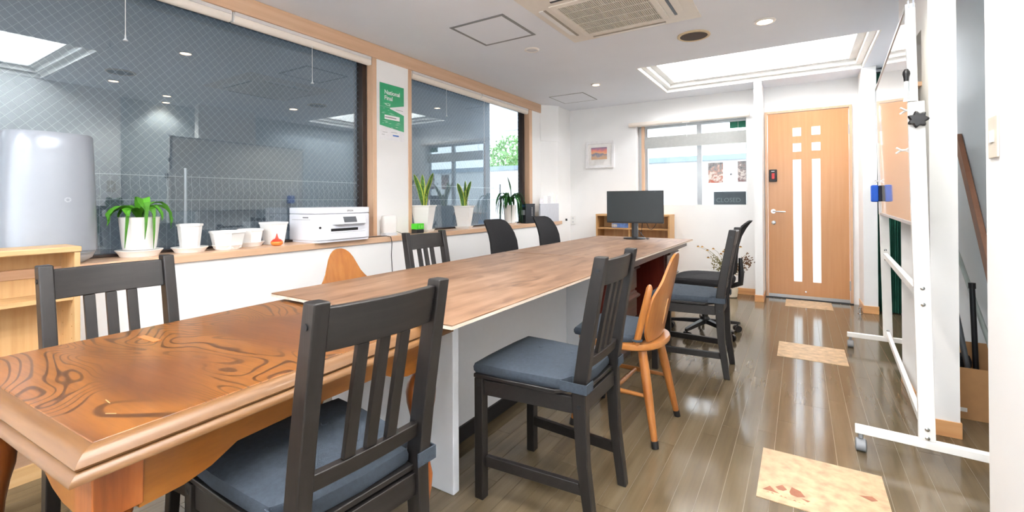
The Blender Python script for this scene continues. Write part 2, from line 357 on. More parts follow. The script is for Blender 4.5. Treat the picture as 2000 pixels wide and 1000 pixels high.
def wired_window(name, y0, y1, z0, z1, mull):
    w = struct(MB().holed('X', -2.995, -2.925, y0, y1, z0, z1, [(y0+.035, y1-.045, z0+.014, z1-.03)]).build(name, bronze, bevel=.003))
    MB().box(-2.974, -2.968, y0+.03, y1-.04, z0+.010, z1-.025).build('pane', glass_m, w)
    wm = MB(); dy, dz = y1-y0-.08, z1-z0-.06; sl = 1.1; st = .043; X = -2.971; h = .00036
    for s in (1, -1):
        n = int((dy+dz/sl)/st)+1
        for k in range(-int(dz/sl/st)-1, n+1):
            c = y0+.035+k*st if s > 0 else y0+.035+k*st
            pts = []
            za, zb = z0+.03, z1-.03
            ya, yb = (c, c+dz/sl) if s > 0 else (c+dz/sl, c)
            lo, hi = y0+.036, y1-.046
            def clip(ya, za, yb, zb):
                t0, t1 = 0., 1.; d = yb-ya
                for bound, sg in ((lo, 1), (hi, -1)):
                    fa, fb = sg*(ya-bound), sg*(yb-bound)
                    if fa < 0 and fb < 0: return None
                    if fa < 0: t0 = max(t0, fa/(fa-fb))
                    elif fb < 0: t1 = min(t1, fa/(fa-fb))
                return None if t0 >= t1 else (ya+d*t0, za+(zb-za)*t0, ya+d*t1, za+(zb-za)*t1)
            q = clip(ya, za, yb, zb)
            if q: wm.hexa([(X-h, q[0]-h*1.4, q[1]), (X+h, q[0]-h*1.4, q[1]), (X+h, q[0]+h*1.4, q[1]), (X-h, q[0]+h*1.4, q[1]), (X-h, q[2]-h*1.4, q[3]), (X+h, q[2]-h*1.4, q[3]), (X+h, q[2]+h*1.4, q[3]), (X-h, q[2]+h*1.4, q[3])])
    tag(wm.build('wire_mesh', wire_m, w), kind='stuff')
    return w
wired_window('window_1', G0, G1, .81, 2.222, None)
wired_window('window_2', H0, H1, .81, 2.222, None)
# ---- far wall with window and door
W3 = (-1.782, -.515, 1.015, 2.03); DR = (-.33, .457, 0, 2.052)
struct(MB().holed('Y', YF, 6.02, -3.0, .95, -.06, ZC, [W3, (DR[0], DR[1], -.06, DR[3])]).build('wall_far', wall_m))
w3 = struct(MB().holed('Y', 5.965, 6.015, W3[0], W3[1], W3[2], W3[3], [(-1.665, -1.067, 1.02, 2.0), (-1.012, -.53, 1.02, 2.0)]).build('window_3', silver, bevel=.002))
MB().box(-1.665, -1.067, 5.99, 5.995, 1.02, 2.0).build('pane', glass_clear, w3); MB().box(-1.012, -.53, 5.985, 5.99, 1.02, 2.0).build('pane', glass_clear, w3)
MB().box(-1.735, -1.70, 5.93, 5.964, 1.016, 2.03).build('jamb_strip', beech_z, w3)
sbox('trim_10', (W3[0]+.001, W3[1]-.001, 5.86, 5.964, 1.0155, 1.022), white_paint)
# door
dr = tag(struct(MB().holed('Y', 5.835, 6.0, DR[0]+.001, DR[1]-.001, 0.0005, DR[3]-.001, [(-.304, .431, -.1, 2.028)]).build('door_1', beech_z, bevel=.002)))
D0 = .012
hol = [(-.064, .012, .193, 1.512), (.110, .184, .195, 1.512), (-.064, .014, 1.765, 1.856), (-.064, .014, 1.597, 1.688), (.108, .186, 1.768, 1.858), (.108, .186, 1.600, 1.688)]
MB().holed('Y', 5.845, 5.885, -.3, .427, .045, 2.024, hol).build('door_leaf', door_m, dr)
for h in hol: MB().box(h[0]-.002, h[1]+.002, 5.862, 5.868, h[2]-.002, h[3]+.002).build('pane', frost, dr)
MB().box(-.3, .427, 5.846, 5.884, .012, .0445).build('kick_strip', silver, dr)
MB().box(-.33, .457, 5.83, 6.0, .0006, .0115).build('threshold', steel_dark, dr)
for z in (1.80, .19): MB().box(.424, .436, 5.832, 5.846, z-.05, z+.05).build('hinge', silver, dr, .002)
hd = MB().lathe([(.024, 0), (.024, .006)], 18).xf(M3((1,0,0),(0,0,1),(0,-1,0),(-.252,5.8445,.95))).build('handle_rose', chrome, dr, smooth=True)
MB().tube([(-.252,5.84,.95),(-.252,5.80,.95),(-.235,5.795,.95),(-.135,5.80,.945)], .009, 10).build('lever', chrome, hd, smooth=True)
MB().lathe([(.022, 0), (.022, .008), (.014, .012), (.012, .012)], 18).xf(M3((1,0,0),(0,0,1),(0,-1,0),(-.25,5.8445,.826))).build('lock_cylinder', chrome, dr, smooth=True)
MB().disc((.045, 5.842, .09), .008, 12, 'Y', .006).build('door_stop_screw', chrome, dr)
lk = MB().box(-.29, -.213, 5.815, 5.8448, 1.276, 1.412).build('lock_box', black_plastic, dr, .008)
MB().box(-.264, -.236, 5.808, 5.8149, 1.305, 1.37).build('lock_turn', plain('red_plastic', '#C83A3A', .4), lk, .005)
MB().box(-.268, -.236, 5.8135, 5.8148, 1.388, 1.394).build('badge', white_plastic, lk)
# stub walls beside the door
sbox('wall_stub', (-.41, -.337, 5.50, 5.857, -.06, ZC), wall_m)
sbox('wall_end', (.505, .612, 5.46, 5.857, -.06, ZC), wall_m)
sbox('baseboard_stub', (-.416, -.331, 5.493, 5.8345, 0, .072), beech_x, .002)
sbox('baseboard_far', (XW, -.417, 5.846, 5.8575, 0, .072), beech_x, .002)
sbox('baseboard_end', (.499, .618, 5.453, 5.83, 0, .072), beech_x, .002)
sbox('baseboard_left', (XW+.0005, XW+.012, YB, 5.845, 0, .072), beech, .002)
# ---- right side
sbox('wall_right', (.5, .6, YB, 2.032, -.06, ZC), wall_m)
NI = (2.957, 3.24, 1.652, 1.905)
pt = struct(MB().holed('X', XR, .602, 2.82, 3.541, -.06, ZC, [NI]).build('wall_partition', wall_m))
MB().box(.584, .6015, NI[0], NI[1], NI[2], NI[3]).build('niche_back', white_paint, pt)
MB().box(.478, .5835, NI[0]-.006, NI[1]+.006, NI[2]-.022, NI[2]-.0003).build('niche_shelf', beech, pt, .002)
sbox('baseboard_partition', (.5, .608, 2.814, 3.547, 0, .072), beech_x, .002)
sbox('wall_alcove', (.83, .95, 1.78, 5.857, -.06, ZC), alcove_m)
sbox('wall_closure', (.6, .83, 1.78, 1.85, -.06, ZC), alcove_m)
struct(MB().holed('Y', YB-.1, YB, -3.0, .95, -.06, ZC, [(-2.5, .3, .75, 2.2)]).build('wall_back', wall_m))
w4 = struct(MB().holed('Y', YB-.08, YB-.03, -2.5, .3, .75, 2.2, [(-2.46, -1.12, .79, 2.16), (-1.08, .26, .79, 2.16)]).build('added_fill_window', silver, bevel=.002))  # invented window behind the camera, lets in daylight as frontal fill
for x0 in (-2.46, -1.08): MB().box(x0, x0+1.34, YB-.058, YB-.053, .79, 2.16).build('pane', glass_clear, w4)
sw = thing('light_switch', (.4995, 1.948, 1.265), 0, 'white light switch plate on the near right wall', 'switch')
MB().box(-.006, 0, -.038, .038, -.0625, .0625).build('plate', plain('switch_plate', '#D6CBBA', .45), sw, .002); MB().box(-.010, -.006, -.016, .016, -.016, .02).build('rocker', white_plastic, sw, .001)

# ================================================================== CEILING FIXTURES
def ceiling_panel(x0, x1, y0, y1, label, wd):
    t = thing('access_panel', ((x0+x1)/2, (y0+y1)/2, ZC), 0, label, 'access panel', 'ceiling access panels'); a, b = (x1-x0)/2, (y1-y0)/2
    MB().holed('Z', -.004, -.0002, -a, a, -b, b, [(-a+wd, a-wd, -b+wd, b-wd)]).build('frame', grey_line, t); MB().box(-a+wd, a-wd, -b+wd, b-wd, -.003, -.0002).build('cover', ceil_m, t)
ceiling_panel(-2.13, -1.673, 2.562, 3.017, 'square ceiling hatch with thick grey frame beside the air conditioner', .022)
ceiling_panel(-2.555, -2.115, 4.925, 5.37, 'thin-framed square ceiling hatch near the far corner', .008)
def downlight(x, y, label, lit, r=.058, power=15):
    t = thing('downlight', (x, y, ZC), 0, label, 'downlight', 'round ceiling downlights')
    MB().lathe([(r*.72, -.002), (r*.72, -.010), (r*.85, -.012), (r, -.006), (r, -.0002), (r*.72, -.0002)], 28, ring=True).build('ring', warm_ring, t, smooth=True)
    if lit: MB().lathe([(r*.71, -.0003), (r*.71, -.004), (.02, -.007)], 24).build('bulb', bulb_m, t, smooth=True)
    if lit:
        ld = bpy.data.lights.new('downlight_beam', 'SPOT'); ld.energy = power; ld.color = (1, .93, .84); ld.spot_size = R(125); ld.spot_blend = .6; ld.shadow_soft_size = .045
        lo_ = bpy.data.objects.new('downlight_beam', ld); COL.objects.link(lo_); lo_.parent = t; lo_.location = (0, 0, -.03)
    else: MB().lathe([(r*.7, -.0003), (r*.7, -.006), (.02, -.007)], 24).build('baffle', plain('dull_lens', '#D9D9DC', .5), t, smooth=True)
downlight(-.20, 3.66, 'lit round downlight on the bare ceiling right of the round speaker', True, .068)
downlight(-1.85, 4.665, 'lit round downlight above the far end of the long table', True, .05)
downlight(-1.868, 3.30, 'unlit round downlight between the square hatch and the air conditioner', False, .062)
downlight(-1.607, 1.80, 'lit round downlight over the near table, seen reflected in the window', True, .055)
downlight(.30, 2.40, 'added unseen downlight brightening the aisle beside the whiteboard', True, .055, 9)  # out-of-view lamp added to brighten the partition and aisle
downlight(.715, 2.55, 'added unseen downlight brightening the alcove behind the right wall', True, .055, 11)  # extra lamp put in to lift the alcove walls
downlight(-.02, 1.81, 'lit round downlight over the aisle, seen reflected in the window', True, .055)
def speaker(x, y, label):
    t = thing('ceiling_speaker', (x, y, ZC), 0, label, 'speaker', 'round ceiling speakers')
    MB().lathe([(.098, -.0002), (.116, -.0002), (.118, -.008), (.106, -.014), (.098, -.010)], 36, ring=True).build('ring', plain('speaker_ring', '#D9C3A0', .5), t, smooth=True)
    MB().lathe([(.099, -.0003), (.099, -.008), (.03, -.012)], 32).build('grille', speaker_cloth, t, smooth=True)
speaker(-.675, 3.685, 'round brown ceiling speaker beside the air conditioner')
speaker(-.47, 1.724, 'round ceiling speaker over the aisle, seen reflected in the window')
ac = thing('air_conditioner', (-1.028, 2.86, ZC), 0, 'cream four-way ceiling cassette air conditioner', 'air conditioner')
hw = .470
fr = MB().loft([[(-hw,-hw,-.0003),(hw,-hw,-.0003),(hw,hw,-.0003),(-hw,hw,-.0003)], [(-hw,-hw,-.006),(hw,-hw,-.006),(hw,hw,-.006),(-hw,hw,-.006)], [(-hw+.12,-hw+.12,-.034),(hw-.12,-hw+.12,-.034),(hw-.12,hw-.12,-.034),(-hw+.12,hw-.12,-.034)]])
fr.build('panel', cream, ac, .006)
MB().holed('Z', -.042, -.0345, -.30, .30, -.30, .30, [(-.262, .262, -.262, .262)]).build('grille_frame', cream, ac, .002)
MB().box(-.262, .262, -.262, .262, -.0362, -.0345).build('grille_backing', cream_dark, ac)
fins = MB()
for k in range(44): x = -.258+k*.012; fins.box(x-.002, x+.002, -.26, .26, -.0415, -.0363)
tag(fins.build('grille_fins', cream, ac), kind='stuff')
for k in range(6): y = -.262+k*.1048; MB().box(-.262, .262, y-.004, y+.004, -.0428, -.0416).build('grille_bar', cream, ac)
for k in range(4):
    lo = MB().loft([[(-.26,.362,-.0275),(.26,.362,-.0275),(.24,.40,-.022),(-.24,.40,-.022)], [(-.26,.358,-.036),(.26,.358,-.036),(.24,.404,-.028),(-.24,.404,-.028)]]).xf(Matrix.Rotation(PI/2*k, 4, 'Z'))
    lo.build('louver', white_plastic if k != 3 else cream, ac, .002)
    MB().box(-.262, .262, .340, .357, -.037, -.030).xf(Matrix.Rotation(PI/2*k, 4, 'Z')).build('air_slot', steel_dark if k in (2, 3) else cream_dark, ac)

# ================================================================== BLINDS
def blind(y0, y1, cord, zend, label):
    t = thing('roller_blind', (-2.888, (y0+y1)/2, 2.188), 0, label, 'roller blind', 'cream roller blinds on the side windows'); h = (y1-y0)/2
    MB().tube([(0,-h+.006,0),(0,h-.006,0)], .030, 18).build('roll', blind_m, t, smooth=True)
    for s in (-1, 1): MB().box(-.012, .024, s*(h-.003)-.003, s*(h-.003)+.003, -.026, .0335).build('bracket', white_plastic, t, .002)
    MB().box(.012, .034, -h+.008, h-.008, .012, .0335).build('valance', plain('pale_grey_valance', '#DCD8D6', .5) if 'pale_grey_valance' not in MATS else MATS['pale_grey_valance'], t, .002)
    cy = cord-t.location.y; c = MB().tube([(.02, cy, -.022), (.021, cy, zend-2.188+.02)], .0016, 6).build('pull_cord', white_plastic, t)
    MB().lathe([(.003, .03), (.004, .012), (.011, .002), (.011, 0)], 12, (.021, cy, zend-2.188)).build('pull_knob', plain('clear_white', '#DDE2E4', .2) if 'clear_white' not in MATS else MATS['clear_white'], t, smooth=True)
blind(-.2, 1.436, .924, 1.895, 'cream roller blind over the left half of the big window')
blind(1.442, 2.488, 1.969, 1.903, 'cream roller blind over the right half of the big window')
blind(2.93, 3.96, 3.40, 1.893, 'cream roller blind over the left half of the window with plants')
blind(3.968, 4.962, 4.02, 1.70, 'cream roller blind over the right half of the window with plants')
t = thing('roller_blind', (-1.172, 5.825, 2.045), 0, 'cream roller blind above the far window', 'roller blind')
MB().tube([(-.692,0,0),(.692,0,0)], .026, 18).build('roll', blind_m, t, smooth=True); MB().box(-.692, .692, -.012, .0325, .012, .026).build('valance', blind_m, t, .003)
MB().tube([(.02,-.012,-.024),(.02,-.012,-.2)], .0016, 6).build('pull_cord', white_plastic, t); MB().box(-.03, .05, -.026, -.004, -.032, -.026).build('pull_bar', white_plastic, t, .002)

# ================================================================== TABLES
def oak_table():
    t = thing('oak_dining_table', (-1.372, .695, 0), R(2.6), 'orange oak dining table with moulded edge and turned legs in the foreground', 'table')
    a, b = .372, .440; zt = .69
    MB().box(-a, a, -b, b, zt-.025, zt).build('tabletop', oak_top, t, .002)
    prof1 = [(0, zt-.0015), (.008, zt-.002), (.019, zt-.006), (.027, zt-.013), (.032, zt-.021), (.030, zt-.025), (.01, zt-.026), (0, zt-.025)]
    prof2 = [(.018, zt-.0265), (.030, zt-.028), (.037, zt-.033), (.041, zt-.039), (.041, zt-.043), (.032, zt-.047), (.0, zt-.048), (0, zt-.0265)]
    for nm, pr in (('upper_moulding', prof1), ('lower_moulding', prof2)):
        for side in range(4):
            ca, cb = (a, b) if side % 2 == 0 else (b, a)
            def ring(sgn): return [(ca+o, sgn*(cb+o), z) for o, z in pr]
            MB().loft([ring(-1), ring(1)]).xf(Matrix.Rotation(PI/2*side, 4, 'Z')).build(nm, oak_edge_y if side % 2 == 0 else oak_edge, t, smooth=True)
    MB().box(-a+.001, a-.001, -b+.001, b-.001, zt-.048, zt-.0255).build('under_frame', oak_apron, t)
    la, lb = a-.035, b-.035
    for side in range(4):
        ca, cb = (la, lb) if side % 2 == 0 else (lb, la)
        pts = [(-cb+.03, .6415), (-cb+.03, .545), (-cb+.10, .548), (-cb+.15, .560), (-cb+.20, .585), (0, .588), (cb-.20, .585), (cb-.15, .560), (cb-.10, .548), (cb-.03, .545), (cb-.03, .6415)]
        MB().prism(pts, 'X', ca-.012+.02, ca+.012+.02).xf(Matrix.Rotation(PI/2*side, 4, 'Z')).build('apron', oak_apron, t)
    for sx in (-1, 1):
        for sy in (-1, 1):
            lg = MB().box(sx*la-.036, sx*la+.036, sy*lb-.036, sy*lb+.036, .552, .6415).build('leg', oak_leg, t, .003)
            MB().lathe([(.020,.5519),(.030,.545),(.032,.538),(.022,.530),(.020,.524),(.030,.514),(.044,.492),(.049,.465),(.046,.43),(.036,.39),(.028,.34),(.024,.29),(.024,.27),(.036,.262),(.038,.252),(.028,.244),(.030,.225),(.037,.19),(.034,.15),(.025,.10),(.020,.06),(.024,.045),(.026,.02),(.022,0)], 24, (sx*la, sy*lb, 0)).build('turning', oak_leg, lg, smooth=True)
    MB().box(-.10, .0, -.08, -.06, .0, .001).xf(M3((1,0,0),(0,1,0),(0,0,1),(-.17,-.05,zt+.0002))).build('veneer_repair', plain('lighter_veneer', '#B06C36', .3), t)
    for px, py, l, an in ((.27,-.38,.03,.5),(.20,-.36,.04,-.1),(.15,.12,.06,.3),(-.05,.30,.03,.2),(.37,.05,.02,1.2)):
        MB().box(-l/3, l/3, -.0008, .0008, 0, .0004).xf(Matrix.Translation((px, py, zt+.0001)) @ Matrix.Rotation(an, 4, 'Z')).build('scratch', plain('scratch', '#C79A6C', .6) if 'scratch' not in MATS else MATS['scratch'], t)
oak_table()
# pale office desk
t = thing('office_desk', (-1.42, 2.05, 0), 0, 'pale grey panel-leg office desk under the near end of the long board', 'desk')
MB().box(-.36, .336, -.735, -.70, 0, .664).build('side_panel', desk_grey, t, .004); MB().box(-.36, .336, .69, .725, 0, .664).build('side_panel', desk_grey, t, .004)
MB().box(-.36, .345, -.745, .735, .665, .699).build('desk_top', desk_grey, t, .003)
MB().box(.100, .120, -.6995, .6895, .07, .664).build('modesty_panel', desk_grey, t, .002); MB().box(.105, .128, -.6995, .6895, 0, .0695).build('kick_strip', black_plastic, t)
# dark desk with drawers
t = thing('pedestal_desk', (-1.36, 3.64, 0), 0, 'dark walnut drawer desk with red-brown kneehole under the far end of the long board', 'desk')
MB().box(-.39, .468, -.83, .83, .655, .699).build('desk_top', dark_desk, t, .004)
for y0, y1 in ((-.81, -.40), (.44, .81)):
    c = MB().box(-.38, .36, y0, y1, .06, .6545).build('pedestal', red_desk, t, .003); MB().box(-.36, .33, y0+.02, y1-.02, 0, .0595).build('plinth', dark_desk, c)
    for k in range(3):
        z0 = .075+k*.195; d = MB().box(.3605, .378, y0+.02, y1-.02, z0, z0+.175).build('drawer', dark_desk, t, .004)
        MB().prism([(.378,z0+.13),(.402,z0+.14),(.405,z0+.152),(.378,z0+.165)], 'Y', y0+.025, y1-.025).build('pull_lip', dark_desk, d)
MB().box(-.30, -.28, -.3995, .4395, .08, .6545).build('kneehole_panel', red_desk, t); MB().box(-.28, .36, .418, .4395, .062, .6545).build('kneehole_side', red_desk, t)
# two thin boards on top
t = thing('table_board', (-1.338, 1.918, .7), R(.0), 'thin brown board with pale edge, nearer half of the long table top', 'board', 'thin brown boards forming the long table top')
MB().box(-.467, .467, -.865, .855, .0005, .0105).build('core', board_edge, t); MB().box(-.467, .467, -.865, .855, .0106, .0150).build('veneer', board_m, t, .001)
t = thing('table_board', (-1.330, 3.655, .7), R(-.9), 'thin brown board with pale edge, farther half of the long table top under the monitor', 'board', 'thin brown boards forming the long table top')
MB().box(-.462, .468, -.872, .872, .0005, .0105).build('core', board_edge, t); MB().box(-.462, .468, -.872, .872, .0106, .0150).build('veneer', board_m, t, .001)

# ================================================================== CHAIRS
def dining_chair(label):
    t = thing('dining_chair', (0,0,0), 0, label, 'chair', 'black slat-back dining chairs')
    PX = .152; ys = lambda z: -.198+.022*min(z, .44)/.44 if z <= .44 else -.176-.078*((z-.44)/.46)**1.15
    for s in (-1, 1):
        lg = MB().bar([(s*.188, .200, 0), (s*.188, .200, .437)], .036, .036).build('leg', black_wood, t, .003)
        MB().disc((s*.2062, .20, .415), .006, 10, 'X', .003).build('bolt', steel_dark, lg)
        zs = (0, .22, .44, .60, .75, .90); w_ = (.034, .040, .050, .047, .044, .040)
        pb = MB().loft([[(s*PX-.0165, ys(z)-w/2-(.018 if z == 0 else 0), z), (s*PX+.0165, ys(z)-w/2-(.018 if z == 0 else 0), z), (s*PX+.0165, ys(z)+w/2-(.018 if z == 0 else 0), z), (s*PX-.0165, ys(z)+w/2-(.018 if z == 0 else 0), z)] for z, w in zip(zs, w_)])
        p = pb.build('back_post', black_wood, t, .004)
        for z in (.855, .405): MB().disc((s*(PX+.0175), ys(z), z), .007, 12, 'X', .003).build('bolt', steel_dark, p)
        x0, x1 = s*.170, s*.150
        MB().hexa([(s*.178-.010,.182,.115),(s*.178+.010,.182,.115),(s*.152+.010,-.185,.115),(s*.152-.010,-.185,.115),(s*.178-.010,.182,.152),(s*.178+.010,.182,.152),(s*.152+.010,-.172,.152),(s*.152-.010,-.172,.152)]).build('stretcher', black_wood_x, t, .002)
        MB().hexa([(s*.187-.010,.182,.378),(s*.187+.010,.182,.378),(s*.154+.010,-.155,.378),(s*.154-.010,-.155,.378),(s*.187-.010,.182,.432),(s*.187+.010,.182,.432),(s*.154+.010,-.152,.432),(s*.154-.010,-.152,.432)]).build('seat_rail', black_wood_x, t, .002)
    MB().box(-.170, .170, .192, .212, .378, .432).build('seat_rail', black_wood_x, t, .002); MB().box(-.1355, .1355, -.190, -.170, .378, .432).build('seat_rail', black_wood_x, t, .002)
    MB().prism([(-.205,.222),(.205,.222),(.186,-.10),(.134,-.146),(.134,-.185),(-.134,-.185),(-.134,-.146),(-.186,-.10)], 'Z', .4375, .4515).build('seat', black_wood_x, t, .003)
    def rail(z0, z1, bow, th):
        n = 10; rg = []
        for k in range(n+1):
            u = -1+2*k/n; x = u*.1355; d = -bow*(1-u*u)
            rg.append([(x, ys(z0)+d-th/2, z0), (x, ys(z0)+d+th/2, z0), (x, ys(z1)+d+th/2, z1), (x, ys(z1)+d-th/2, z1)])
        return MB().loft(rg)
    rail(.800, .886, .014, .020).build('top_rail', black_wood_x, t, .003); rail(.520, .556, .006, .020).build('lower_rail', black_wood_x, t, .003)
    for x in (-.052, .001, .054):
        MB().loft([[(x-.0135, ys(z)-.007-b, z), (x+.0135, ys(z)-.007-b, z), (x+.0135, ys(z)+.007-b, z), (x-.0135, ys(z)+.007-b, z)] for z, b in ((.5565, .005), (.68, .009), (.7995, .012))]).build('slat', black_wood, t, .002)
    # tied seat pad with rounded edge and straps
    out = [(-.198,.225),(-.10,.231),(0,.232),(.10,.231),(.198,.225),(.197,.10),(.186,-.03),(.176,-.12),(.130,-.138),(.128,-.172),(0,-.180),(-.128,-.172),(-.130,-.138),(-.176,-.12),(-.186,-.03),(-.197,.10)]
    rg = []
    for s, z in ((.975,.452),(1.0,.460),(1.005,.474),(.985,.486),(.90,.4925),(.6,.496),(.25,.494)): rg.append([(x*s, .02+(y-.02)*s, z) for x, y in out])
    pad = MB().loft(rg).build('seat_pad', slate, t, smooth=True)
    for s in (-1, 1):
        sb = MB(); sb.loft([[(s*q[0], q[1], .454) for q in ((.178,-.115),(.182,-.115),(.182,-.212),(.125,-.212),(.125,-.208),(.178,-.208))], [(s*q[0], q[1], .486) for q in ((.178,-.115),(.182,-.115),(.182,-.212),(.125,-.212),(.125,-.208),(.178,-.208))]])
        sb.build('strap', slate, pad, .001)
    for x, y in ((-.07,.09),(.07,.09),(-.07,-.05),(.07,-.05)): MB().lathe([(.010,0),(.008,.002),(.002,.0025)], 10, (x, y, .4945)).build('tuft', slate, pad, smooth=True)
    return t
proto = dining_chair('black slat-back chair with slate pad in the foreground at the oak table')
def put(o, x, y, rz): o.location = (x, y, 0); o.rotation_euler = (0, 0, rz); return o
put(proto, -.984, .690, R(85.5))
for x, y, rz, lb in ((-.795, 1.555, R(90), 'black slat-back chair standing clear before the pale desk panel'), (-.60, 3.185, R(91), 'black slat-back chair in front of the black swivel chair'), (-1.61, .562, R(-90), 'black slat-back chair across the oak table beside the bookcase'), (-1.665, 2.06, R(-91.5), 'black slat-back chair across the long table in front of the small green box')):
    c = copy_tree(proto); c['label'] = lb; put(c, x, y, rz)

def bell_chair(label):
    t = thing('bentwood_chair', (0,0,0), 0, label, 'chair', 'honey wood chairs with bell-shaped backs')
    n = 36; out = []
    for k in range(n):
        a = 2*PI*k/n; c, s = math.cos(a), math.sin(a); e = .62 if s > 0 else .8
        out.append((.205*math.copysign(abs(c)**e, c), .205*math.copysign(abs(s)**e, s)))
    MB().loft([[(x*q, y*q, z) for x, y in out] for q, z in ((.93,.402),(.99,.410),(1,.422),(.985,.434))]).build('seat', honey_y, t, smooth=True)
    prof = [(.440,.125),(.47,.15),(.50,.163),(.55,.168),(.60,.168),(.628,.165),(.640,.163),(.655,.154),(.670,.142),(.69,.124),(.715,.106),(.75,.090),(.785,.074),(.812,.055),(.828,.034),(.835,.014)]
    def yb(x, z): return -.168-.215*(z-.44)-.0+.9*x*x*1.0+.004
    f, bk = [], []
    m_ = 12; g = MB(); vs = []
    for z, hw_ in prof:
        for side in (0, 1):
            for k in range(m_+1): x = -hw_+2*hw_*k/m_; vs.append((x, yb(x, z)+(.0055 if side else -.0055), z))
    fs = []; row = 2*(m_+1)
    for i in range(len(prof)-1):
        for side in (0, 1):
            for k in range(m_): a = i*row+side*(m_+1)+k; fs.append((a, a+1, a+1+row, a+row))
        for k in (0, m_): a = i*row+k; fs.append((a, a+m_+1, a+m_+1+row, a+row))
    for i in (0, len(prof)-1):
        for k in range(m_): a = i*row+k; fs.append((a, a+1, a+m_+2, a+m_+1))
    bp = g.add(vs, fs).build('backrest', honey, t, smooth=True)
    lens = [(.012*math.sin(PI*k/12), .50+.12*k/12) for k in range(13)]+[(-.012*math.sin(PI*k/12), .62-.12*k/12) for k in range(1, 12)]
    MB().loft([[(x, yb(x, z)-.0075, z) for x, z in lens], [(x, yb(x, z)-.0056, z) for x, z in lens]]).build('slot', plain('pale_cut_edge', '#D9A873', .5) if 'pale_cut_edge' not in MATS else MATS['pale_cut_edge'], bp)
    for s in (-1, 1):
        MB().tube([(s*.166, -.112, .430), (s*.172, -.142, .55), (s*.174, -.176, .688), (s*.174, -.178, .700), (s*.174, -.179, .708)], [.0155, .016, .0145, .011, .005], 12).build('spindle', honey, t, smooth=True)
        for sy in (-1, 1):
            top = Vector((s*.125, sy*.125, .405)); ft = Vector((s*.182, sy*.20, 0))
            l_ = MB().tube([top, top.lerp(ft, .35), top.lerp(ft, .93)], [.021, .0215, .0145], 14).build('leg', honey, t, smooth=True)
            MB().tube([top.lerp(ft, .925), ft], [.0165, .0155], 14).build('rubber_tip', black_plastic, l_, smooth=True)
        MB().tube([(s*.152, .161, .205), (s*.152, 0, .205), (s*.152, -.161, .205)], [.008, .012, .008], 10).build('stretcher', honey_y, t, smooth=True)
    MB().tube([(-.152, 0, .205), (0, 0, .205), (.152, 0, .205)], [.008, .012, .008], 10).build('stretcher', honey_y, t, smooth=True)
    po = [(-.175,.19),(-.06,.205),(.06,.205),(.175,.19),(.188,.08),(.185,-.03),(.160,-.085),(.13,-.12),(0,-.134),(-.13,-.12),(-.160,-.085),(-.185,-.03),(-.188,.08)]
    pad = MB().loft([[(x*q, y*q, z) for x, y in po] for q, z in ((.98,.4345),(1.01,.445),(1.01,.458),(.98,.468),(.8,.474),(.3,.476))]).build('seat_pad', slate, t, smooth=True)
    for s in (-1, 1):
        MB().tube([(s*.166+.018*math.cos(2*PI*k/12), -.118+.018*math.sin(2*PI*k/12), .452) for k in range(12)], .0058, 8, closed=True).build('strap', slate, pad, smooth=True)
    return t
bc = bell_chair('honey wood chair with bell-shaped back and slate pad, its back to the aisle'); put(bc, -.735, 2.215, R(88))
c = copy_tree(bc); c['label'] = 'honey wood chair across the table, only its bell-shaped back top showing'; put(c, -1.80, 1.56, R(-90))
for q in [o for o in bpy.data.objects if o.parent == c and o.name.startswith('spindle')]: bpy.data.objects.remove(q)

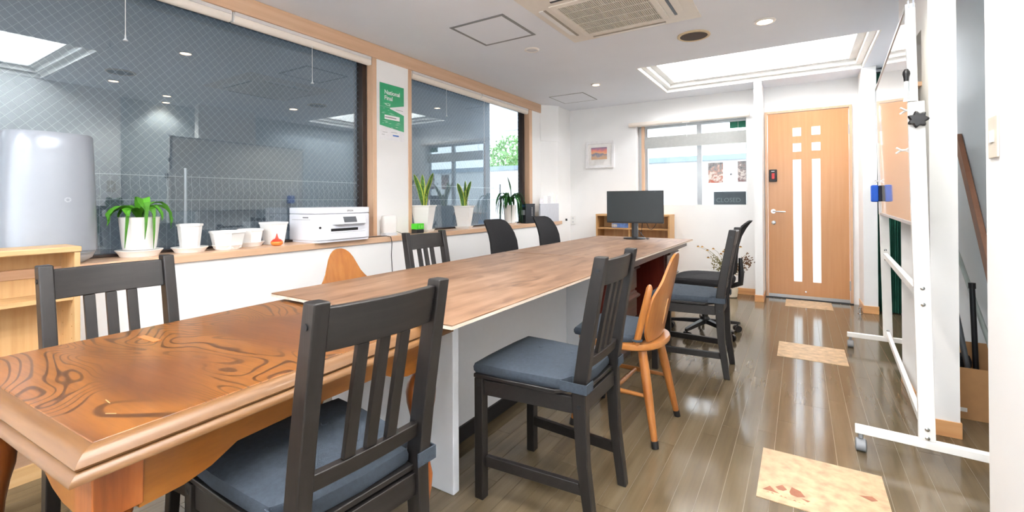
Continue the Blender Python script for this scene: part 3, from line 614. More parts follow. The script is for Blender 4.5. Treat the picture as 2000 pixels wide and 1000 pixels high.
def swivel_chair(label, spin):
    t = thing('swivel_chair', (0,0,0), 0, label, 'chair', 'black mesh swivel chairs')
    MB().lathe([(.035,.075),(.04,.085),(.04,.115),(.028,.13)], 16).build('hub', black_plastic, t, smooth=True)
    MB().lathe([(.024,.13),(.024,.27),(.016,.271),(.016,.405)], 16).build('gas_column', black_plastic, t, smooth=True)
    for k in range(5):
        a = spin+2*PI*k/5; M = Matrix.Rotation(a, 4, 'Z')
        lg = MB().loft([[(.03,-.022,.078),(.03,.022,.078),(.03,.018,.112),(.03,-.018,.112)], [(.16,-.018,.070),(.16,.018,.070),(.16,.015,.098),(.16,-.015,.098)], [(.275,-.014,.062),(.275,.014,.062),(.275,.012,.082),(.275,-.012,.082)], [(.29,-.008,.060),(.29,.008,.060),(.29,.006,.078),(.29,-.006,.078)]]).xf(M).build('base_leg', black_plastic, t, smooth=True)
        cs = MB().tube([(.27,0,.062),(.27,0,.045)], .007, 8)
        for s in (-1, 1): cs.xf(Matrix.Identity(4)); cs.tube([(.268,s*.006,.0265),(.268,s*.024,.0265)], .0265, 16)
        cs.xf(M).build('castor', black_plastic, lg, smooth=True)
    n = 32; out = [(.24*math.copysign(abs(math.cos(2*PI*k/n))**.6, math.cos(2*PI*k/n)), .235*math.copysign(abs(math.sin(2*PI*k/n))**.6, math.sin(2*PI*k/n))) for k in range(n)]
    MB().loft([[(x*q, y*q+.01, z-.02*max(0, y/.235)**3) for x, y in out] for q, z in ((.80,.405),(.95,.415),(1,.435),(1,.452),(.95,.468),(.8,.474),(.4,.470))]).build('seat', black_fabric, t, smooth=True)
    # curved mesh back
    rows = [(.50,-.225,.19),(.56,-.232,.205),(.64,-.235,.212),(.72,-.245,.208),(.79,-.265,.198),(.85,-.295,.186),(.885,-.318,.172),(.905,-.334,.15),(.915,-.342,.11)]
    m_ = 12; vs = []; fs = []; row = 2*(m_+1)
    for z, y, hw_ in rows:
        for side in (0, 1):
            for k in range(m_+1): x = -hw_+2*hw_*k/m_; vs.append((x, y+.9*x*x+(.009 if side else -.009), z))
    for i in range(len(rows)-1):
        for side in (0, 1):
            for k in range(m_): a = i*row+side*(m_+1)+k; fs.append((a, a+1, a+1+row, a+row))
        for k in (0, m_): a = i*row+k; fs.append((a, a+m_+1, a+m_+1+row, a+row))
    for i in (0, len(rows)-1):
        for k in range(m_): a = i*row+k; fs.append((a, a+1, a+m_+2, a+m_+1))
    bk = MB().add(vs, fs).build('backrest', black_fabric, t, smooth=True)
    MB().tube([(0,-.05,.40),(0,-.20,.395),(0,-.262,.42),(0,-.268,.50),(0,-.262,.62)], [.018,.02,.022,.022,.014], 10).build('back_bracket', black_plastic, t, smooth=True)
    return t
sc = swivel_chair('black swivel chair by the far end of the table near the dried flowers', .25); put(sc, -.665, 4.02, R(92))
for y, rz, lb in ((3.43, -90, 'black mesh swivel chair at the window side, nearer of the two'), (4.30, -91, 'black mesh swivel chair at the window side, farther of the two, below the leaflet holder')):
    c = copy_tree(sc); c['label'] = lb; put(c, -2.03, y, R(rz))

# ================================================================== MONITOR
t = thing('monitor', (-1.338, 4.33, .7155), R(1), 'black flat monitor on a round stand at the far end of the table', 'monitor')
MB().lathe([(.105,0),(.105,.006),(.098,.010),(.03,.013)], 28).build('base', black_plastic, t, smooth=True)
MB().box(-.028, .028, .005, .03, .012, .30).build('stand', plain('grey_stand', '#55585C', .4), t, .004); MB().box(-.0285, -.008, .002, .0049, .013, .27).build('stand_shadow_gap', black_plastic, t)
pn = MB().box(-.27, .27, -.012, .016, .148, .455).build('casing', black_plastic, t, .004); MB().box(-.266, .266, -.0135, -.0121, .162, .451).build('screen', dark_screen, pn)
MB().tube([(-.02,.05,.16),(0,.05,.10),(.05,.06,.04),(.08,.06,.005),(.13,.02,.004),(.13,-.05,.004)], .0035, 8).build('power_cable', black_plastic, t, smooth=True)
MB().tube([(.06,.05,.16),(.055,.05,.08),(.05,.04,.04),(.04,.06,.02)], .003, 8).build('video_cable', black_plastic, t, smooth=True)
MB().tube([(.10,.05,.16),(.115,.06,.10),(.14,.065,.085),(.17,.06,.11),(.20,.05,.16)], .003, 8).build('loop_cable', black_plastic, t, smooth=True)

# ================================================================== BOOKCASES
def bookcase(name, x0, x1, y0, y1, h, front, label, shelves, divs=(), kick=.06):
    """front: '+X' open towards +X, or '-Y'"""
    t = thing(name, ((x0+x1)/2, (y0+y1)/2, 0), 0, label, 'bookcase'); a, b = (x1-x0)/2, (y1-y0)/2; th = .018
    if front == '+X':
        MB().box(-a, a+.004, -b-.004, b+.004, h-.024, h).build('top', oakshelf, t, .005)
        for s in (-1, 1): MB().box(-a, a, s*b-(th if s > 0 else 0), s*b+(0 if s > 0 else th), 0, h-.0245).build('side', oakshelf_z, t, .001)
        MB().box(-a, -a+.006, -b+th, b-th, 0, h-.0245).build('back_panel', oakshelf_z, t)
        for z in shelves: MB().box(-a+.0065, a-.015, -b+th+.0005, b-th-.0005, z-.018, z).build('shelf', oakshelf, t, .001)
        MB().box(a-.03, a-.012, -b+th+.0005, b-th-.0005, 0, kick).build('kick_board', oakshelf, t)
        pins = MB()
        for k in range(14):
            for xx in (-a+.03, a-.035): pins.disc((xx, b-th-.0004, .12+k*.05), .0025, 8, 'Y', .001)
        tag(pins.build('pin_holes', plain('pin_hole', '#B08850', .7), t), kind='stuff')
    else:
        MB().box(-a-.002, a+.002, -b-.004, b, h-.024, h).build('top', beech_x2, t, .003)
        for s in (-1, 1): MB().box(s*a-(.022 if s > 0 else 0), s*a+(0 if s > 0 else .022), -b, b, 0, h-.0245).build('side', oak2, t, .001)
        MB().box(-a+.022, a-.022, b-.008, b, 0, h-.0245).build('back_panel', oak2, t)
        for z in shelves: MB().box(-a+.0225, a-.0225, -b+.005, b-.0085, z-.018, z).build('shelf', beech_x2, t)
        for x in divs: MB().box(x-.009, x+.009, -b+.006, b-.0085, 0, h-.0245).build('divider', oak2, t)
    return t
beech_x2 = wood('shelf_oak_cross', ['#B98A56', '#C79A66', '#D2A874'], 'X', 30, 18, .45); oak2 = wood('shelf_oak_upright', ['#B98A56', '#C79A66', '#D2A874'], 'Z', 30, 18, .45)
bookcase('bookcase', -2.708, -2.53, -.25, .665, .903, '+X', 'light oak bookcase with empty shelves against the window wall', (.70, .45, .22))
bookcase('low_bookcase', -2.235, -1.31, 5.60, 5.845, .906, '-Y', 'low oak bookcase against the far wall behind the monitor', (.735, .45, .10), (-.03,))
t = thing('book_box', (-1.92, 5.66, .7355), 0, 'small blue and white printed box on the low bookcase shelf', 'box')
MB().box(-.11, .115, -.04, .06, 0, .055).build('carton', plain('blue_print', '#5F7DB8', .5, var=.3, scale=30), t, .002); MB().box(-.105, -.04, -.0412, -.0402, .008, .045).build('picture_print', plain('photo_print', '#B8B0A8', .5, var=.6, scale=60), t)

# ================================================================== ON THE SILL
ZS = .8105
t = thing('air_purifier', (-2.842, .638, ZS), 0, 'tall pearl-white oval air purifier on the window sill', 'air purifier')
def oval(rx, ry, z, n=40, p=.8): return [(rx*math.copysign(abs(math.cos(2*PI*k/n))**p, math.cos(2*PI*k/n)), ry*math.copysign(abs(math.sin(2*PI*k/n))**p, math.sin(2*PI*k/n)), z) for k in range(n)]
MB().loft([oval(.125,.164,.055), oval(.124,.163,.12), oval(.120,.158,.30), oval(.115,.151,.50), oval(.112,.147,.572), oval(.106,.141,.580)]).build('shell', purifier_m, t, smooth=True)
MB().loft([oval(.095,.115,0), oval(.112,.145,.02), oval(.122,.160,.0545)]).build('intake_foot', plain('intake_grey', '#AEB4BA', .5), t, smooth=True)
for k in range(5): MB().loft([oval(.1+.0052*k+.004,.124+.0075*k+.005,.010+.009*k), oval(.1+.0052*k+.004,.124+.0075*k+.005,.013+.009*k)]).build('intake_ring', purifier_m, t, smooth=True)
em = MB()
for k in range(12):
    a = 2*PI*k/12; em.box(-.0006, .0006, -.0016, .0016, .005, .011).xf(Matrix.Identity(4)) if False else None
    c_, s_ = math.cos(a), math.sin(a); em.hexa([(.1200+d, .036+c_*r-s_*wd, .285+s_*r+c_*wd) for d in (0, .0012) for r, wd in ((.006,-.0012),(.012,-.0012),(.012,.0012),(.006,.0012))])
em.build('emblem', plain('emblem_grey', '#B8BDC4', .3), t)

def frustum(n, r0, r1, h, rot=0, rim=.004, wall=.004, sq=False):
    def ring(r, z): return [(r*math.cos(2*PI*(k+.5)/n+rot), r*math.sin(2*PI*(k+.5)/n+rot), z) for k in range(n)]
    return MB().loft([ring(r0, 0), ring(r1-.001, h-.012), ring(r1+rim, h-.011), ring(r1+rim, h), ring(r1-wall, h), ring(r1-wall-.002, h-.02), ring(r0-wall, .012)])
def saucer(r, h=.03, n=28): return MB().lathe([(r*.78, 0), (r*.9, h*.6), (r, h*.92), (r, h), (r*.94, h), (r*.84, h*.55), (r*.72, .005)], n)
white_pot = plain('white_pot', '#F7F6F3', .4, var=.01)
def leaf(path, width, mats, name, parent, prof=None, fold=.25, margin=False):
    path = [Vector(p) for p in path]
    # resample smoothly
    n = 9; pts = []
    for i in range(n):
        u = i/(n-1)*(len(path)-1); k = min(int(u), len(path)-2); f = u-k
        p0, p1, p2, p3 = path[max(k-1,0)], path[k], path[k+1], path[min(k+2,len(path)-1)]
        pts.append(.5*((2*p1)+(p2-p0)*f+(2*p0-5*p1+4*p2-p3)*f*f+(3*p1-p0-3*p2+p3)*f**3))
    prof = prof or [.35,.65,.9,1,1,.95,.8,.5,.06]
    b = MB(); cols = [-1,-.72,0,.72,1] if margin else [-1,0,1]; vs = []
    for i, p in enumerate(pts):
        tg = (pts[min(i+1,n-1)]-pts[max(i-1,0)]).normalized(); side = tg.cross(Vector((0,0,1)))
        if side.length < .25: side = tg.cross(Vector((.6,.8,0)))
        side.normalize(); nr = side.cross(tg).normalized()
        for c in cols: vs.append(p+side*c*width*prof[i]/2+nr*abs(c)*width*prof[i]*fold)
    m_ = len(cols); nv = len(vs); th = .0009
    up = [v for v in vs]; lo = [v-Vector((th,th,th)) for v in vs]
    fs = []; mi = []
    for i in range(n-1):
        for k in range(m_-1):
            a = i*m_+k; mid = 0 if not margin or k in (1, 2) else 1
            fs.append((a,a+1,a+1+m_,a+m_)); mi.append(mid); fs.append((nv+a,nv+a+m_,nv+a+1+m_,nv+a+1)); mi.append(mid)
        a = i*m_; fs.append((a, a+m_, nv+a+m_, nv+a)); mi.append(1 if margin else 0); a = i*m_+m_-1; fs.append((a, nv+a, nv+a+m_, a+m_)); mi.append(1 if margin else 0)
    b.v = [tuple(v) for v in up+lo]; b.f = fs; b.mi = mi
    return b.build(name, mats, parent, smooth=True)
# arching plant in round pot
t = thing('potted_plant', (-2.848, .975, ZS), 0, 'arching green plant in a round white pot on a saucer', 'potted plant')
saucer(.098, .034).build('saucer', white_pot, t, smooth=True)
MB().lathe([(.066,.0345),(.070,.05),(.084,.195),(.086,.198),(.082,.198),(.078,.18),(.06,.06)], 32).build('pot', white_pot, t, smooth=True); MB().lathe([(.077,.172),(.077,.176),(.01,.180)], 20).build('soil', soil, t)
for i, (az, reach, rise, drop, wd) in enumerate(((-75,.135,.055,.03,.042),(-50,.10,.045,.14,.044),(-8,.10,.10,.10,.052),(18,.085,.05,.15,.042),(50,.09,.06,.01,.038),(78,.125,.06,.03,.042),(100,.14,.08,.06,.026),(-100,.11,.05,.01,.036),(150,.07,.06,.01,.034),(-130,.08,.06,.0,.034))):
    a = R(az); dx, dy = math.cos(a), math.sin(a)
    leaf([(0,0,.17), (dx*reach*.3, dy*reach*.3, .19+rise*.8), (dx*reach*.7, dy*reach*.7, .19+rise), (dx*reach, dy*reach, .19+rise*.4), (dx*reach*1.08, dy*reach*1.08, .19-drop)], wd, [leaf_green, leaf_green], 'leaf', t)
# row of white pots
def pot(loc, n, r0, r1, h, sr, label, rot=0, sh=.028):
    t = thing('plant_pot', (loc[0], loc[1], ZS), rot, label, 'plant pot', 'empty white plant pots on the sill'); z = 0
    if sr: saucer(sr, sh).build('saucer', white_pot, t, smooth=True); z = .008
    frustum(n, r0, r1, h).xf(Matrix.Translation((0,0,z+.0005))).build('pot', white_pot, t)
    return t
pot((-2.835, 1.197), 8, .044, .058, .145, .086, 'tall empty white pot on a wide saucer beside the arching plant')
pot((-2.795, 1.372), 6, .072, .092, .098, .076, 'wide six-sided white pot in front, on a saucer', .3)
pot((-2.875, 1.545), 6, .060, .076, .098, .078, 'second wide six-sided white pot standing behind, nearer the printer', .1)
pot((-2.868, 1.69), 4, .060, .082, .142, 0, 'empty square white pot standing next to the printer', .1)
t = thing('squeeze_bottle', (-2.765, 1.650, ZS), 0, 'small orange onion-shaped dropper bottle on the sill', 'bottle')
MB().lathe([(.018,0),(.030,.004),(.0365,.016),(.034,.026),(.022,.036),(.010,.041)], 20).build('body', plain('orange_amber', '#E8873A', .3), t, smooth=True); MB().lathe([(.0345,.0262),(.023,.0375),(.011,.043),(.007,.052),(.002,.074)], 16).build('nozzle', plain('red_nozzle', '#D9402A', .35), t, smooth=True)

# printer
t = thing('printer', (-2.805, 2.075, ZS), R(0), 'white multifunction printer on the window sill', 'printer')
pl = [(-.155,-.222),(.105,-.222),(.135,-.208),(.148,-.18),(.148,.20),(.130,.222),(-.155,.222)]
MB().prism([(x*.97, y*.985) for x, y in pl], 'Z', 0, .012).build('foot', printer_white, t)
MB().prism(pl, 'Z', .0125, .188).build('body', printer_white, t, .006); MB().prism(pl, 'Z', .1895, .232).build('scanner_lid', printer_white, t, .006)
cp = MB().loft([[(.1485,-.105,.115),(.1485,.17,.115),(.1485,.17,.182),(.1485,-.105,.182)], [(.182,-.085,.117),(.182,.15,.117),(.156,.16,.181),(.156,-.095,.181)]]).build('control_panel', printer_white, t, .004)
sl_ = lambda z: .182-.026*(z-.117)/.064
MB().hexa([(sl_(.130)+.0005,-.03,.130),(sl_(.130)+.0005,.075,.130),(sl_(.168)+.0005,.075,.168),(sl_(.168)+.0005,-.03,.168),(sl_(.130)+.003,-.03,.130),(sl_(.130)+.003,.075,.130),(sl_(.168)+.003,.075,.168),(sl_(.168)+.003,-.03,.168)]).build('touch_screen', plain('screen_grey', '#5A5E64', .2), cp)
MB().box(.1482, .1500, -.115, .105, .072, .090).build('paper_slot', black_plastic, t); MB().box(.1485, .156, -.12, .17, .016, .058).build('paper_tray', printer_white, t, .003); MB().box(.1482, .1492, -.12, .17, .0605, .062).build('tray_gap', grey_line, t)
MB().disc((.1462,-.195,.10), .007, 12, 'X', .006).build('usb_port', black_plastic, t); MB().box(-.12, .08, -.2228, -.2221, .150, .152).build('side_seam', grey_line, t); MB().box(.0, .06, -.2232, -.2221, .162, .170).build('side_badge', grey_line, t)
MB().box(-.155, -.150, -.226, -.2221, .075, .115).build('rear_port', navy, t)
text('EPSON', .0165, grey_line, t, M3((0,1,0),(0,0,1),(1,0,0),(.1482,.015,.203)), bold=.0006)
PO = Vector((-2.71+2.805, 2.42-2.075, 0))
MB().tube([tuple(Vector(q)+PO) for q in [(-.03,-.124,.02),(-.03,-.08,.004),(-.01,0,.005),(.012,.06,.006),(.021,.10,-.004),(.024,.108,-.05),(.026,.10,-.15),(.028,.108,-.28),(.03,.10,-.45),(.03,.10,-.70)]], .0028, 8).build('power_cord', black_plastic, t, smooth=True)
t = thing('wireless_router', (-2.795, 2.60, ZS), R(-8), 'small rounded white router standing by the printer', 'router')
MB().loft([oval(.030,.062,.022,32,.6), oval(.034,.068,.08,32,.6), oval(.033,.066,.135,32,.6), oval(.028,.060,.156,32,.6), oval(.022,.050,.160,32,.6)]).build('case', white_plastic, t, smooth=True); MB().loft([oval(.045,.066,0,32,.6), oval(.040,.060,.0215,32,.6)]).build('stand', plain('translucent_grey', '#C9CCD0', .3), t, smooth=True)
MB().tube([(.0,.064,.03),(.01,.12,.008),(.03,.20,.004),(.05,.30,.004)], .002, 6).build('lead', black_plastic, t, smooth=True)
t = thing('tape_cutter', (-2.765, 2.895, ZS), 0, 'small bright green and black box on the sill', 'box')
MB().box(-.03, .03, -.045, .045, 0, .032).build('dark_base', black_plastic, t, .003); MB().box(-.031, .031, -.046, .046, .0325, .082).build('green_lid', plain('bright_green', '#4FD42C', .3), t, .004)
for y in (-.015, .012, .028): MB().box(.0312, .032, y-.003, y+.003, .045, .068).build('painted_highlight', plain('pale_green', '#A5F08A', .2) if 'pale_green' not in MATS else MATS['pale_green'], t)  # paler green bars paint highlights onto the lid front
def snake(loc, h, label, leaves, s=1.0):
    t = thing('snake_plant', (loc[0], loc[1], ZS), .35, label, 'potted plant', 'snake plants in square white pots')
    sm = MB().loft([[(x*r, y*r, z) for x, y in ((-1,-1),(1,-1),(1,1),(-1,1))] for r, z in ((.062*s,0),(.072*s,.018),(.075*s,.022),(.062*s,.022),(.058*s,.006))]).build('saucer', white_pot, t)
    MB().loft([[(x*r, y*r, z) for x, y in ((-1,-1),(1,-1),(1,1),(-1,1))] for r, z in ((.052*s,.008),(.079*s,h-.012),(.086*s,h-.010),(.086*s,h),(.078*s,h),(.074*s,h-.03),(.05*s,.02))]).build('pot', white_pot, t, .002)
    MB().box(-.07*s, .07*s, -.07*s, .07*s, h-.032, h-.028).build('soil', soil, t)
    for az, lean, hh, wd in leaves:
        a = R(az); dx, dy = math.cos(a), math.sin(a)
        leaf([(dx*.012, dy*.012, h-.03), (dx*(.012+lean*.3), dy*(.012+lean*.3), h+hh*.4), (dx*(.012+lean*.7), dy*(.012+lean*.7), h+hh*.75), (dx*(.012+lean), dy*(.012+lean), h+hh)], wd, [leaf_mottled, leaf_yellow], 'leaf', t, [.55,.8,.95,1,1,.95,.8,.5,.05], .12, True)
    MB().box(.03*s, .034*s, .035*s, .05*s, h-.03, h+.045).build('plant_tag', plain('tag_white', '#E9E2EA', .5) if 'tag_white' not in MATS else MATS['tag_white'], t)
    return t
snake((-2.845, 3.055), .235, 'taller snake plant in a square white pot beside the poster pillar', ((80,.15,.30,.046),(60,.08,.25,.048),(-105,.12,.27,.054),(-75,.06,.27,.040),(10,.03,.14,.028),(120,.03,.17,.03),(-20,.03,.10,.026)), 1.05)
snake((-2.84, 3.63), .225, 'smaller snake plant in a square white pot, middle of the window', ((75,.12,.25,.046),(95,.04,.25,.044),(-100,.12,.22,.052),(-60,.04,.15,.032),(20,.04,.12,.03)), 1.0)
t = thing('potted_plant', (-2.85, 4.50, ZS), 0, 'drooping dark green plant in a white pot at the window end', 'potted plant')
saucer(.085, .02).build('saucer', white_pot, t, smooth=True); MB().lathe([(.062,.0205),(.074,.215),(.078,.222),(.074,.222),(.070,.20),(.055,.04)], 28).build('pot', white_pot, t, smooth=True); MB().lathe([(.069,.19),(.069,.195),(.01,.2)], 18).build('soil', soil, t)
for i in range(22):
    a = 2.39996*i+.4; reach = random.uniform(.10, .19); rise = random.uniform(.09, .16); drop = random.uniform(.02, .20); dx, dy = math.cos(a)*.85, math.sin(a)*1.15
    leaf([(0,0,.2), (dx*reach*.35, dy*reach*.35, .21+rise*.85), (dx*reach*.75, dy*reach*.75, .21+rise*.95), (dx*reach, dy*reach, .21+rise*.3), (dx*reach*1.1, dy*reach*1.1, .21-drop)], .030, [leaf_deep, leaf_deep], 'leaf', t)
leaf([(0,0,.2), (0,.02,.33), (0,.0,.45), (0,-.05,.545)], .022, [leaf_deep, leaf_deep], 'leaf', t)
t = thing('product_box', (-2.80, 4.83, ZS), R(-12), 'black printed product box at the end of the sill', 'box')
MB().box(-.04, .04, -.085, .085, 0, .235).build('carton', plain('black_carton', '#20262E', .35), t, .002); MB().box(-.03, .03, -.0862, -.0853, .10, .16).build('label_print', plain('grey_label', '#A8B0B8', .4), t); MB().box(-.03, .03, -.0862, -.0853, .195, .225).build('blue_print', plain('dark_blue_label', '#3A5A80', .3), t)
for k in range(6): MB().box(.0401, .0406, .02+.006, .03+.006, .09+k*.018, .10+k*.018).build('side_print', white_plastic, t)
# leaflet holder
t = thing('leaflet_holder', (-2.712, 5.20, ZS), 0, 'pale grey leaflet holder full of papers at the corner end of the sill', 'leaflet holder')
MB().box(.0, .018, -.25, .26, 0, .235).build('front_panel', plain('holder_grey', '#C6C9D1', .5), t, .003); MB().box(-.012, -.0005, -.24, .20, 0, .20).build('inner_panel', plain('holder_white', '#E8E8EA', .5), t)
papers = [(-.235,-.14,.30,.0),(-.13,-.02,.335,.08),(-.06,.06,.33,-.06),(.0,.13,.37,.1),(.10,.20,.36,-.05),(.15,.25,.34,.12)]
for i, (a, b, z, an) in enumerate(papers):
    p = MB().box(-.0005, .0005, a, b, .15, z).xf(Matrix.Translation((-.0002*i, 0, 0)) @ Matrix.Rotation(an*.3, 4, 'X')).build('leaflet', plain('leaflet_%d' % i, ['#E6E4EA','#F2F0EE','#D8D8DA','#F4F1EE','#F3EFEA','#ECEAEC'][i], .6, var=.12, scale=50), t)
t = thing('wall_outlet', (-2.672, YF, .81), 0, 'white double wall outlet low on the far wall', 'outlet')
MB().box(-.036, .036, -.008, -.0003, -.06, .06).build('plate', white_plastic, t, .002)
for z in (-.025, .025): MB().box(-.015, .015, -.010, -.0081, z-.014, z+.014).build('socket', plain('outlet_grey', '#DADADA', .5) if 'outlet_grey' not in MATS else MATS['outlet_grey'], t, .001)
t = thing('phone_charger', (-2.708, 5.70, .82), 0, 'small black charger plugged in at the corner with a white lead', 'charger')
MB().box(-.001, .018, -.012, .012, -.015, .015).build('plug', black_plastic, t, .002); MB().tube([(.01,-.01,-.012),(.012,-.05,-.03),(.006,-.15,-.045),(.02,-.25,-.06)], .0022, 6).build('lead', white_plastic, t, smooth=True)
t = thing('hanging_cord', (-2.69, 4.96, .80), 0, 'thin dark cord hanging from the sill behind the farther mesh chair', 'cable')
MB().tube([(-.02,0,.013),(.0,0,.013),(.006,.0,-.01),(.008,.01,-.15),(.01,-.02,-.28),(.012,-.05,-.40),(.012,-.05,-.70)], .0016, 6).build('cord', steel_dark, t, smooth=True)

# ================================================================== ON THE WALLS
# poster on the pillar
t = thing('poster', (-2.8615, 2.715, 1.5), 0, 'green and white event poster on the pillar between the windows', 'poster')
Pz = lambda z: z-1.5
pg = plain('poster_green', '#1F9E68', .35, var=.1, scale=16); pw_ = plain('poster_white', '#F4F4F6', .35)
y0, y1, z0, z1 = -.148, .118, Pz(1.60), Pz(2.045)
MB().box(0, .0008, y0-.004, y1+.004, Pz(1.585), z1+.006).build('sheet', pw_, t)
MB().prism([(y0,z1),(y1,z1),(y1,z1-.155),(y0+.11,z1-.19),(y0,z1-.19)], 'X', .0009, .0013).build('green_upper_field', pg, t)
MB().prism([(y0,z1-.191),(y0+.11,z1-.191),(y0+.11,z1-.20),(y1,z1-.235),(y1,Pz(1.67)),(y0,Pz(1.70))], 'X', .0009, .0013).build('green_lower_field', pg, t)
MB().box(.0014, .0017, y0+.05, y1-.05, z1-.29, z1-.255).build('caption_box', pw_, t)
MB().box(.0009, .0013, y0+.14, y1-.06, Pz(1.622), Pz(1.634)).build('blue_logo_bar', plain('blue_print_bar', '#3F6FB8', .4), t)
TX = lambda y, z: M3((0,1,0),(0,0,1),(1,0,0),(.0014,y,z))
text('National', .050, pw_, t, TX(y0+.048, z1-.085), bold=.0008); text('Final', .050, pw_, t, TX(y0+.048, z1-.132), bold=.0008); text('1', .032, pw_, t, TX(y0+.20, z1-.085), bold=.0008)
sq = MB()
for k in range(26):
    yy, zz, ll = y0+random.uniform(.01,.18), z1-.20-random.uniform(.0,.17), random.uniform(.02,.07)
    if -.30 < zz-z1 < -.25: continue
    sq.prism([(yy,zz),(yy+ll*.5,zz+.004),(yy+ll,zz+random.uniform(-.004,.004)),(yy+ll*.5,zz+.001)], 'X', .0014, .0016)
for k in range(9): yy, zz = y0+.03+random.uniform(0,.06), z1-.15-random.uniform(0,.03); sq.prism([(yy,zz),(yy+.03,zz+.003),(yy+.03,zz-.003)], 'X', .0014, .0016)
tag(sq.build('script_strokes', plain('pale_mint', '#CDEBDC', .4), t), kind='stuff')
for k, (yy, zz, ll) in enumerate(((.03,1.645,.05),(.12,1.652,.07),(.02,1.625,.03))): MB().box(.0009, .0012, y0+yy, y0+yy+ll, Pz(zz), Pz(zz+.003)).build('signature_line', grey_line, t)
for yy in (-.06, .0): MB().box(.0018, .0020, yy-.035, yy+.03, z1-.277, z1-.269).build('caption_line', grey_line, t)
MB().box(.0009, .0012, y1-.09, y1-.01, z1-.20, z1-.197).build('caption_line', grey_line, t)
# picture
t = thing('picture_frame', (-2.272, YF, 1.695), 0, 'small sunset watercolour in a wide white frame on the far wall', 'picture')
MB().holed('Y', -.022, -.0003, -.2, .2, -.18, .18, [(-.165, .165, -.145, .145)]).build('frame', plain('frame_white', '#F2F1F1', .4), t, .003); MB().holed('Y', -.010, -.0004, -.165, .165, -.145, .145, [(-.125, .10, -.064, .098)]).build('mat_board', plain('mat_white', '#F3F1EE', .7), t)
wc = base('watercolour')[0]; n = wc.node_tree.nodes; l = wc.node_tree.links
tc = n.new('ShaderNodeTexCoord'); sx_ = n.new('ShaderNodeSeparateXYZ'); nz = n.new('ShaderNodeTexNoise'); nz.inputs['Scale'].default_value = 12; l.new(tc.outputs['Object'], nz.inputs['Vector']); l.new(tc.outputs['Object'], sx_.inputs[0])
a_ = n.new('ShaderNodeMath'); a_.operation = 'MULTIPLY_ADD'; a_.inputs[1].default_value = .14; l.new(nz.outputs['Fac'], a_.inputs[0]); l.new(sx_.outputs['Z'], a_.inputs[2])
mr = n.new('ShaderNodeMapRange'); mr.inputs['From Min'].default_value = .0; mr.inputs['From Max'].default_value = .17; l.new(a_.outputs[0], mr.inputs['Value'])
rp = n.new('ShaderNodeValToRGB'); l.new(mr.outputs[0], rp.inputs[0]); e_ = rp.color_ramp.elements; e_[0].color = lin('#E3B98A'); e_[1].color = lin('#A08FA8')
for ps, cc in ((.3,'#D9B9A0'),(.42,'#8F97B0'),(.5,'#F0B98C'),(.68,'#EF9A86'),(.85,'#C78AA0')): q = e_.new(ps); q.color = lin(cc)
l.new(rp.outputs[0], n['Principled BSDF'].inputs['Base Color'])
MB().box(-.125, .10, -.004, -.0005, -.064, .098).build('painting', wc, t)
# things in the far window
t = thing('window_banner', (-1.105, 5.92, 1.79), 0, 'long grey pelmet board across the far window', 'board')
MB().box(-.585, .585, -.006, .006, -.045, .095).build('panel', plain('warm_grey', '#AEB0AD', .7), t, .002); MB().box(-.585, .585, -.010, .010, -.052, -.0455).build('lower_rail', plain('warm_grey_light', '#C6C7C4', .6), t)
for x in (-.5, .5): MB().tube([(x,0,.095),(x,0,.238)], .002, 6).build('hanger', silver, t)
def sheet(x0, x1, z0, z1, mat, label, cat, yy=5.9835, name='art_print'):
    t = thing(name, ((x0+x1)/2, yy, z0), 0, label, cat); MB().box((x0-x1)/2, (x1-x0)/2, -.0006, .0006, 0, z1-z0).build('sheet', mat, t); return t
def collage(nm, c1, c2, c3, off):
    ma, tt, n, l, p = base(nm); tc = n.new('ShaderNodeTexCoord'); mp = n.new('ShaderNodeMapping'); mp.inputs['Location'].default_value = (off, 0, off); l.new(tc.outputs['Object'], mp.inputs[0])
    nz = n.new('ShaderNodeTexNoise'); nz.inputs['Scale'].default_value = 22; nz.inputs['Detail'].default_value = 5; l.new(mp.outputs[0], nz.inputs['Vector'])
    s = n.new('ShaderNodeSeparateXYZ'); l.new(tc.outputs['Object'], s.inputs[0]); mm = n.new('ShaderNodeMath'); mm.operation = 'MULTIPLY_ADD'; mm.inputs[1].default_value = 1.6; l.new(s.outputs['Z'], mm.inputs[0])
    l.new(nz.outputs['Fac'], mm.inputs[2]); rp = n.new('ShaderNodeValToRGB'); l.new(mm.outputs[0], rp.inputs[0]); e = rp.color_ramp.elements
    e[0].position = .38; e[0].color = lin(c1); e[1].position = .95; e[1].color = lin(c3)
    for ps, cc in ((.5, c2), (.62, '#E8E2DC'), (.72, c2), (.8, '#9C9A98')): q = e.new(ps); q.color = lin(cc)
    l.new(rp.outputs[0], p.inputs['Base Color']); p.inputs['Roughness'].default_value = .6; return ma
sheet(-.943, -.775, 1.283, 1.527, collage('collage_red', '#C0503C', '#B88A7C', '#6E6E72', 0), 'grey and red abstract print stuck on the far window pane', 'print')
sheet(-.62, -.531, 1.29, 1.532, collage('collage_mauve', '#8E6260', '#948484', '#606066', 3), 'mauve abstract print at the right edge of the far window', 'print')
sheet(-.70, -.531, 1.925, 2.0, plain('deep_green_card', '#1F7A5E', .6, var=.2), 'dark green card at the top right of the far window', 'card', name='green_card')
t = thing('closed_sign', (-.705, 5.977, 1.0225), 0, 'dark slate CLOSED sign hanging on cords in the far window', 'sign')
bd = MB().box(-.175, .172, -.004, .003, 0, .155).build('slate_board', plain('slate_board', '#454F55', .7, var=.12, scale=14), t, .001)
text('CLOSED', .072, plain('chalk', '#6E7C80', .8), t, M3((1,0,0),(0,0,1),(0,-1,0),(-.150,-.0046,.03)))
